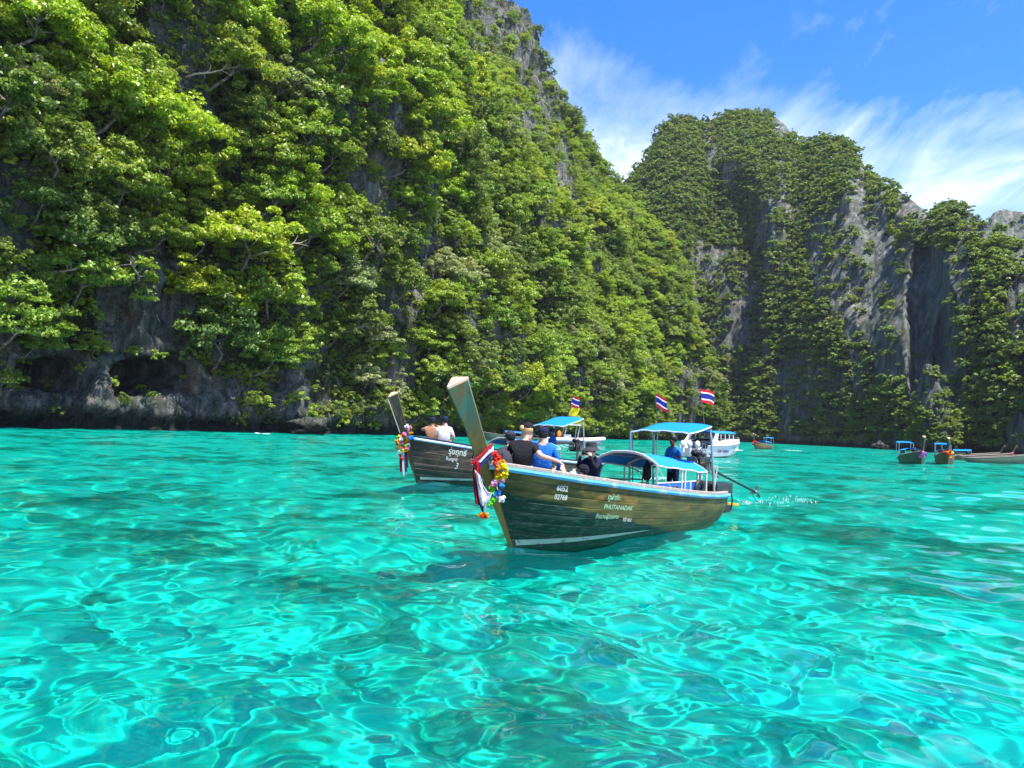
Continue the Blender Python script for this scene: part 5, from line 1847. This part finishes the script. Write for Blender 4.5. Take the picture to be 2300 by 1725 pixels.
# ---- flags
def flag(label, foot, top, wpx, hpx, kind, droop=0.3, seed=0):
    foot, top = Vector(foot), Vector(top)
    e = empty('flag', foot)
    MB().tube([(0, 0, 0), tuple(top - foot)], 0.009 * max(1, foot.y / 20), 6).build('pole', M['pipe_dark'], e)
    d = (top - foot).normalized()
    nx, nz = 14, 10
    r = np.random.default_rng(seed)
    G = np.zeros((nx, nz + 1, 3))
    for i in range(nx):
        for j in range(nz + 1):
            t, s = i / (nx - 1), j / nz
            p = np.array(top - foot) - np.array(d) * (hpx * s)
            p = p + np.array([wpx * t * (1 - 0.06 * math.sin(s * 3 + seed)), 0.06 * wpx * math.sin(t * 7 + s * 2 + seed), -droop * wpx * t ** 1.4 + 0.04 * wpx * math.sin(t * 6 + seed) - 0.05 * wpx * t * s])
            G[i, j] = p
    mb = MB()
    F = grid_faces(nx, nz + 1)
    mb.v = [tuple(p) for p in G.reshape(-1, 3)]
    for q in F:
        j = min(int(q[0]) % (nz + 1), int(q[3]) % (nz + 1))
        s = (j + 0.5) / nz
        mi = 0 if kind == 'plain' else (0 if s < 1 / 6 or s > 5 / 6 else (1 if s < 1 / 3 or s > 2 / 3 else 2))
        mb.f.append(list(map(int, q)))
        mb.m.append(mi)
    mb.build('cloth', [M['c_yellow']] if kind == 'plain' else [M['flag_red'], M['flag_white'], M['flag_blue']], e)
    tag(e, label, 'flag', 'flags flying on the longtail boats')
    return e


flag('red, white and blue striped flag at the near boat\'s starboard canopy corner', FA.w(-6.05, -0.62, 2.22), at(1472, 884, 18.35), 0.28, 0.31, 'thai', 0.45, 1)
flag('red, white and blue striped flag above the near boat\'s bent canopy pipe', FA.w(-6.1, 0.55, 2.24), at(1573, 873, 17.85), 0.29, 0.31, 'thai', 0.25, 4)
fb = FB.w(-7.6, -0.05, 2.52)
flag('small red, white and blue striped flag over the second boat\'s canopy', fb, at(1287, 889, fb.y), 0.30, 0.42, 'thai', 0.35, 2)
flag('plain yellow flag just under the striped one on the second boat', Vector(fb) + Vector((-0.04, 0.03, 0)), at(1284, 915, fb.y), 0.34, 0.36, 'plain', 0.1, 3)


# ------------------------------------------------------------------ the speedboat
class FrameF(Frame):
    """x runs forward from the stern"""
    def w(self, x, y, z):
        p = self.o - self.aft * x + self.port * y
        return Vector((p[0], p[1], z))


FS = FrameF(17.85, 75.2, -0.60, -0.80)
sb_ = empty('speedboat', FS.w(0, 0, 0), FS.rz)
tag(sb_, 'white speedboat with blue roof, outboard engines and name on its side', 'boat')
xs = np.array([0, 1.5, 3, 4.5, 6, 7.5, 8.8, 9.9, 10.8, 11.5])
hb = np.array([1.45, 1.5, 1.52, 1.52, 1.48, 1.36, 1.15, .85, .48, .06])
zsh = np.array([1.15, 1.18, 1.2, 1.24, 1.3, 1.37, 1.45, 1.53, 1.6, 1.66])
zch = np.array([.08, .08, .1, .12, .18, .28, .42, .6, .85, 1.2])
for side in (1, -1):
    G = np.stack([np.stack([xs - 0.0, 0 * xs, np.array([-.45] * 6 + [-.35, -.1, .4, 1.0])], -1), np.stack([xs, side * hb * .80, zch], -1), np.stack([xs, side * hb * .90, (zch + zsh) / 2], -1), np.stack([xs + 0.1 * (xs > 8), side * hb, zsh], -1)], 1)
    MB().sheet(G if side < 0 else G[::-1], 0).build('hull_side', M['white'], sb_)
    G2 = np.stack([np.stack([xs[1:-1], side * (hb[1:-1] + .01), zsh[1:-1] + .0], -1), np.stack([xs[1:-1], side * (hb[1:-1] * .99), zsh[1:-1] + .28], -1), np.stack([xs[1:-1], side * hb[1:-1] * .93, zsh[1:-1] + .52 - .03 * np.maximum(0, xs[1:-1] - 6)], -1)], 1)
    MB().sheet(G2 if side < 0 else G2[::-1], 0.02).build('coaming', M['white'], sb_)
    MB().tube([(x, side * (h_ + .02), z - .02) for x, h_, z in zip(xs, hb, zsh)], 0.045, 8).build('rub_rail', M['white'], sb_)
    # swept pillar, window band, roof stanchions
    G3 = np.array([[(0.7, side * 1.46, 1.16), (1.9, side * 1.50, 1.18)], [(1.3, side * 1.45, 1.7), (2.3, side * 1.46, 1.72)], [(2.2, side * 1.36, 2.35), (2.8, side * 1.36, 2.35)]])
    MB().sheet(G3, 0.06).build('pillar', M['white'], sb_)
    MB().sheet(np.array([[(2.7, side * 1.475, 1.52), (7.2, side * 1.36, 1.62)], [(2.7, side * 1.445, 1.72), (7.0, side * 1.32, 1.80)]]), 0.02).build('window_band', M['dark_glass'], sb_)
    for x in (3.4, 4.5, 5.6, 6.7):
        MB().tube([(x, side * 1.40, 1.7), (x + 0.15, side * 1.32, 2.32)], 0.03, 6).build('stanchion', M['white'], sb_)
    MB().tube([(2.6, side * 1.42, 1.86), (7.4, side * 1.28, 1.96)], 0.02, 6).build('side_rail', M['pipe'], sb_)
    MB().tube([(7.4, side * 1.3, 1.5), (7.6, side * 1.26, 2.0), (9.6, side * 0.9, 2.05), (11.2, side * 0.2, 2.1)], 0.02, 6).build('bow_rail', M['pipe'], sb_)
MB().sheet(np.array([[(0, y, -.4) for y in (-1.16, -.5, .5, 1.16)], [(0, y, .3) for y in (-1.3, -.5, .5, 1.3)], [(0, y, .85) for y in (-1.42, -.5, .5, 1.42)]]), 0.05).build('transom', M['white'], sb_)
MB().box((5.2, 0, 0.72), (9.8, 2.4, 0.06)).build('deck', M['white'], sb_, smooth=False)
MB().box((0.55, 0, 0.62), (1.1, 2.7, 0.05)).build('swim_platform', M['white'], sb_, smooth=False)
MB().sheet(barrel(1.9, 7.6, 1.36, 2.36, 2.42, 0.22), 0.05).build('roof', M['tarp'], sb_)
MB().sheet(np.array([[(x, y, 1.35 + 0.02 * x) for y in np.linspace(-1, 1, 5) * np.interp(x, [8.2, 11], [1.15, .3])] for x in (7.9, 9, 10, 11)]), 0.05).build('foredeck', M['white'], sb_)
MB().box((7.7, 0, 1.65), (0.1, 2.2, 0.9), ry=-0.35).build('windscreen', M['dark_glass'], sb_, smooth=False)
MB().box((4.9, 0, 1.0), (4.4, 2.1, 0.5)).build('seats', M['c_charcoal'], sb_, smooth=False)
MB().box((2.9, -0.9, 1.35), (0.08, 0.9, 1.4)).build('bulkhead', M['dark_glass'], sb_, smooth=False)
for y in (-0.55, 0.25, 0.95):
    e = MB()
    e.blob((-0.35, y, 1.22), (0.33, 0.24, 0.36), 14, 10)
    e.box((-0.36, y, 0.72), (0.30, 0.26, 0.7))
    e.build('outboard_engine', M['white'], sb_)
MB().tube([(-0.1, -1.25, .65), (-0.1, -1.25, 1.3), (-0.1, -.95, 1.3), (-0.1, -.95, .65)], 0.03, 6).build('ladder', M['pipe'], sb_)
V, F = text_mesh('Coral', 0.46, 0.25, 0.012)
V2, F2 = text_mesh('Andaman', 0.46, 0.25, 0.012)


def on_side(V, x0, z0):
    X = x0 + V[:, 0]
    Z = z0 + V[:, 1]
    top = np.interp(X, xs, hb)
    zc_, zs_ = np.interp(X, xs, zch), np.interp(X, xs, zsh)
    t = np.clip((Z - zc_) / (zs_ - zc_), 0, 1)
    return np.stack([X, -(top * np.where(t < .5, .80 + .2 * t, .80 + .2 * t) + 0.03), Z], -1)


MB().add(on_side(V, 2.6, 0.48), F).build('lettering', M['red_letter'], sb_, smooth=False)
MB().add(on_side(V2, 2.6 + V[:, 0].max() + 0.28, 0.48), F2).build('lettering', M['blue_letter'], sb_, smooth=False)
arc = np.array([[(r * math.cos(a), r * math.sin(a) * 1.2) for r in (0.42, 0.48 + 0.05 * math.sin(2 * a))] for a in np.linspace(0.2, 2.9, 14)])
Pa = on_side(arc.reshape(-1, 2), 7.3, 0.5).reshape(14, 2, 3)
MB().sheet(Pa, 0).build('emblem', M['blue_letter'], sb_)

# ------------------------------------------------------------------ tender with a hard top, by the cliff
FT = FrameF(*(at(1228, 992, 118)[:2]), -0.98, -0.2)
tn = empty('tender_boat', FT.w(0, 0, 0), FT.rz)
tag(tn, 'grey inflatable tender with white hard top near the cliff foot', 'boat')
for side in (1, -1):
    MB().tube([(0, side * 1.05, .62), (5.5, side * 1.1, .66), (7.6, side * .85, .80), (8.7, side * .45, .95), (9.1, 0, 1.02)], [.33, .36, .36, .32, .30], 12).build('inflatable_tube', M['grey_tube'], tn)
MB().sheet(np.array([[(x, y * k, z) for y, z in ((-1, .45), (0, -.1), (1, .45))] for x, k in ((0, 1.), (5, 1.), (7.5, .7), (8.8, .1))]), 0.04).build('hull', M['white'], tn)
MB().box((3.2, 0, 1.0), (1.0, 0.9, 1.0)).build('console', M['white'], tn, smooth=False, bevel=0.05)
MB().box((3.6, 0, 2.95), (3.0, 2.0, 0.12)).build('hard_top', M['white'], tn, smooth=False, bevel=0.04)
for x in (2.4, 4.6):
    for y in (-0.7, 0.7):
        MB().tube([(x, y, 0.6), (x + (0.5 if x < 3 else 0.3), y * 1.1, 2.9)], 0.05, 6).build('top_strut', M['pipe_white'], tn)
for y in (-0.35, 0.35):
    MB().blob((-0.4, y, 1.15), (0.3, 0.25, 0.42), 12, 8).build('outboard_engine', M['rubber'], tn)
lv = MB()
lv.blob((1.7, -0.75, 1.5), (0.35, 0.2, 0.5), 10, 8, ruffle=0.05)
o = lv.build('life_jackets', M['c_orange'])
o.matrix_world = Matrix.Translation(FT.w(0, 0, 0)) @ Matrix.Rotation(FT.rz, 4, 'Z')
tag(o, 'orange life jackets piled aboard the grey inflatable tender', 'life jacket')


# ------------------------------------------------------------------ distant long-tails
def far_boat(label, px, py, Y, aft, hull_m, roof_m=M['tarp_cyan'], L=9.5, post=2.9, flowers='pink', canopy=True, shaft=True, scale=1.0):
    p = at(px, py, Y)
    f = Frame(p[0], p[1], *aft)
    root = empty('longtail_boat', f.w(0, 0, 0), f.rz, scale=scale)
    tag(root, label, 'boat', 'longtail boats in the lagoon')
    h = Hull(L=L, half=0.95, zs=1.0, rake=0.5)
    uu = np.concatenate([np.linspace(0, .3, 8), np.linspace(.3, 1, 12)[1:]])
    for side in (1, -1):
        G = np.stack([h.S(uu, v, side) for v in np.linspace(0, 1, 7)], 1)
        MB().sheet(G if side < 0 else G[::-1], 0).build('hull_side', hull_m, root)
        R0 = h.S(uu, 0.0, side)
        MB().tube([tuple(q) for q in R0], 0.035, 6).build('rub_rail', M['railwood'], root)
    G = np.stack([h.S(uu[1:-2], 0.5, 1) * np.array([1, k, 1]) for k in (-.95, 0, .95)], 1)
    MB().sheet(G, 0.03).build('floor_boards', M['deck'], root)
    pst = make_post(h, root, 1.3, post, POST_B, 1.2)
    if canopy:
        G = barrel(-3.4, -6.0, .8, 1.45, 1.35, .25)
        MB().sheet(G, 0.02).build('lower_canopy', roof_m, root)
        for x in (-3.4, -6.0):
            for y in (-.75, .75):
                MB().tube([(x, y, .7), (x, y, 1.45)], 0.03, 5).build('canopy_post', M['pipe'], root)
        G = barrel(-6.3, -7.6, .8, 2.2, 2.35, .06)
        MB().sheet(G, 0.03).build('upper_canopy', roof_m, root)
        for x, z in ((-6.3, 2.2), (-7.6, 2.35)):
            for y in (-.75, .75):
                MB().tube([(x, y, .6), (x, y, z)], 0.035, 5).build('canopy_post', M['pipe'], root)
    if shaft:
        MB().box((-7.9, 0, 1.25), (.5, .4, .45)).build('engine', M['engine'], root, smooth=False, bevel=0.04)
        MB().tube([(-8.0, 0, 1.2), (-11.6, .1, 0.25)], 0.05, 6).build('propeller_shaft', M['engine'], root)
    if flowers:
        pts = []
        r = np.random.default_rng(int(px))
        for k in range(7):
            q = f.w((0.75 + r.uniform(-.1, .2)) * scale, r.uniform(-.3, .3) * scale, (1.15 + r.uniform(-.4, .35)) * scale)
            pts.append((q, flowers[k % len(flowers)], 0.2 * scale))
        garland('flower bunch on the prow of the %s' % label.split(' with ')[0], pts)
    return f


far_boat('small distant longtail boat with blue canopies heading away beyond the speedboat', 1697, 1007, 150, (0.62, 0.78), M['far_wood'], flowers=['red', 'pink'])
fB2 = far_boat('green-brown longtail boat with bow turned to the camera and purple flowers', 2068, 1044, 82, (0.25, 0.97), M['far_green'], flowers=['purple', 'lilac', 'pink'])
fC2 = far_boat('brown longtail boat with orange and red flowers and yellow bundle aboard', 2128, 1042, 87, (0.42, 0.91), M['far_wood'], flowers=['orange', 'red'])
far_boat('moored longtail boat with pale hull lying along the beach, bow right', 2262, 1036, 118, (-0.97, 0.2), M['far_wood'], canopy=False, flowers=['red', 'pink'], post=2.6)
far_boat('moored green longtail boat with long dark hull at the photo\'s right edge', 2300, 1043, 106, (-0.98, -0.05), M['far_green'], canopy=False, flowers=None, post=2.6)
far_boat('moored longtail boat with raised propeller shaft half hidden on the beach', 2235, 1033, 126, (-0.9, 0.4), M['far_wood'], flowers=None, post=2.5)
far_boat('low dark longtail boat with blue canopies moored under the cliff', 1085, 990, 122, (0.98, 0.15), M['far_green'], roof_m=M['panel'], flowers=None, post=1.9)
yb_ = MB().blob((0, 0, 0), (0.5, 0.4, 0.3), 12, 8, ruffle=0.08, seed=4).build('bundle', M['c_yellow'])
yb_.location = fC2.w(-2.4, 0.35, 1.25)
tag(yb_, 'bright yellow bundle aboard the brown longtail boat with orange flowers', 'bundle')

SIT_MESH = {}


def far_person(label, f, x, y, z, top, hat, face=(-0.5, -1)):
    zm = zones('skin_tan', top, 'c_navy')
    if top not in SIT_MESH:
        SIT_MESH[top] = body_mesh(SIT, zm, sorted(set(zm.values())), '')
    o = person(label, f.w(x, y, z), face, SIT, zm, hat, 'hair_dark', mesh=SIT_MESH[top], group='people on the distant boats')


far_person('tiny passenger in orange seated near the bow of the orange-flowered boat', fC2, -1.1, 0.1, 1.0, 'c_orange', None)
far_person('tiny passenger in red seated amidships on the orange-flowered boat', fC2, -1.9, -0.3, 0.9, 'c_red', None)
far_person('tiny passenger in white seated in the purple-flowered boat', fB2, -2.2, 0.2, 0.8, 'c_white', 'c_navy')
far_person('tiny passenger in black seated in the purple-flowered boat', fB2, -1.6, -0.2, 0.9, 'c_black', None)


# ------------------------------------------------------------------ beach, rocks and foam
p = np.array([at(2150, 1016, 215), at(2200, 1020, 170), at(2260, 1027, 140), at(2330, 1036, 122), at(2450, 1050, 112)])
G = np.zeros((5, 6, 3))
for i in range(5):
    for j in range(6):
        t = j / 5
        G[i, j] = (p[i][0] + 10 * t, p[i][1] + 26 * t, -0.35 + 1.1 * t + 0.05 * math.sin(i * 3 + j))
be = MB().sheet(G, 0).build('beach', M['sand'])
tag(be, 'strip of pale sand behind the moored boats', 'beach', kind='structure')


def boulder(label, loc, r, seed):
    rr = np.random.default_rng(seed)
    nu, nv = 40, 26
    a, b = np.meshgrid(np.linspace(0, 2 * math.pi, nu, endpoint=False), np.linspace(0.01, math.pi - 0.01, nv), indexing='ij')
    d = np.stack([np.sin(b) * np.cos(a), np.sin(b) * np.sin(a), np.cos(b)], -1)
    k = 1 + 0.8 * fbm(d[..., 0] * 1.7 + seed, d[..., 1] * 1.7, d[..., 2] * 1.7, oct=4, seed=seed)
    P = d * k[..., None] * np.array(r)
    o = link('boulder', mesh_np('boulder', P.reshape(-1, 3), grid_faces(nu, nv, wrap=True), smooth=True, mats=[ROCK]))
    set_bare(o.data, np.ones(nu * nv))
    o.location = loc
    tag(o, label, 'rock', 'boulders at the foot of the cliffs')


for i, (px, py, Y, r, lb) in enumerate([(690, 962, 113, (2.6, 1.8, 1.3), 'striped boulder at the waterline right of the caves'),
                                        (1975, 1006, 285, (3.0, 2.4, 2.4), 'reddish boulder at the foot of the far mountain')]):
    boulder(lb, at(px, py, Y), r, 200 + i)


def foam(label, c, ax, n, sx, sy, r, seed):
    rr = np.random.default_rng(seed)
    mb = MB()
    ax = np.array(ax) / np.hypot(*ax)
    for k in range(n):
        u = rr.uniform(0, 1) ** 1.4
        q = np.array(c[:2]) + ax * min(u, 1.3) * sx + np.array([-ax[1], ax[0]]) * rr.normal() * sy * (0.4 + 0.6 * u)
        s = r * rr.uniform(0.35, 1.2)
        z = wave_height(np.array([q[0]]), np.array([q[1]]), 0.4)[0]
        mb.blob((q[0], q[1], z + 0.012), (s * rr.uniform(0.8, 2.2), s, 0.02 + 0.25 * s * rr.uniform(0.2, 1)), 7, 4, ruffle=0.3, seed=k + seed)
    o = mb.build('foam', M['foam'])
    tag(o, label, 'foam', kind='stuff')


foam('white propeller wash behind the near boat\'s long shaft', at(1668, 1121, 25.3), (1, 0.12), 90, 2.4, 0.5, 0.009, 5)
foam('white wake behind the distant longtail boat', at(1765, 1009, 152), (1, 0.1), 36, 3.0, 0.9, 0.07, 6)
foam('line of foam by the second boat\'s propeller', FB.w(-12.7, 0.1, 0), (0.9, 0.2), 70, 1.4, 0.3, 0.02, 9)
foam('white fleck of foam close under the cliff', at(575, 970, 104), (1, 0), 16, 1.6, 0.2, 0.16, 10)


# ------------------------------------------------------------------ sea air
hz = MB().box((60, 190, 106), (620, 640, 222)).build('haze', [], smooth=False)
hm = bpy.data.materials.new('sea_haze')
hm.use_nodes = True
ht = NT(hm.node_tree)
ht.N.remove(ht.N['Principled BSDF'])
vol = ht.n('ShaderNodeVolumePrincipled')
vol.inputs['Color'].default_value = (0.78, 0.88, 1.0, 1)
vol.inputs['Density'].default_value = 0.00006
vol.inputs['Anisotropy'].default_value = 0.2
ht.L.new(vol.outputs[0], ht.N['Material Output'].inputs['Volume'])
hz.data.materials.append(hm)
tag(hz, 'faint blue sea haze in the air of the lagoon', 'haze', kind='stuff')
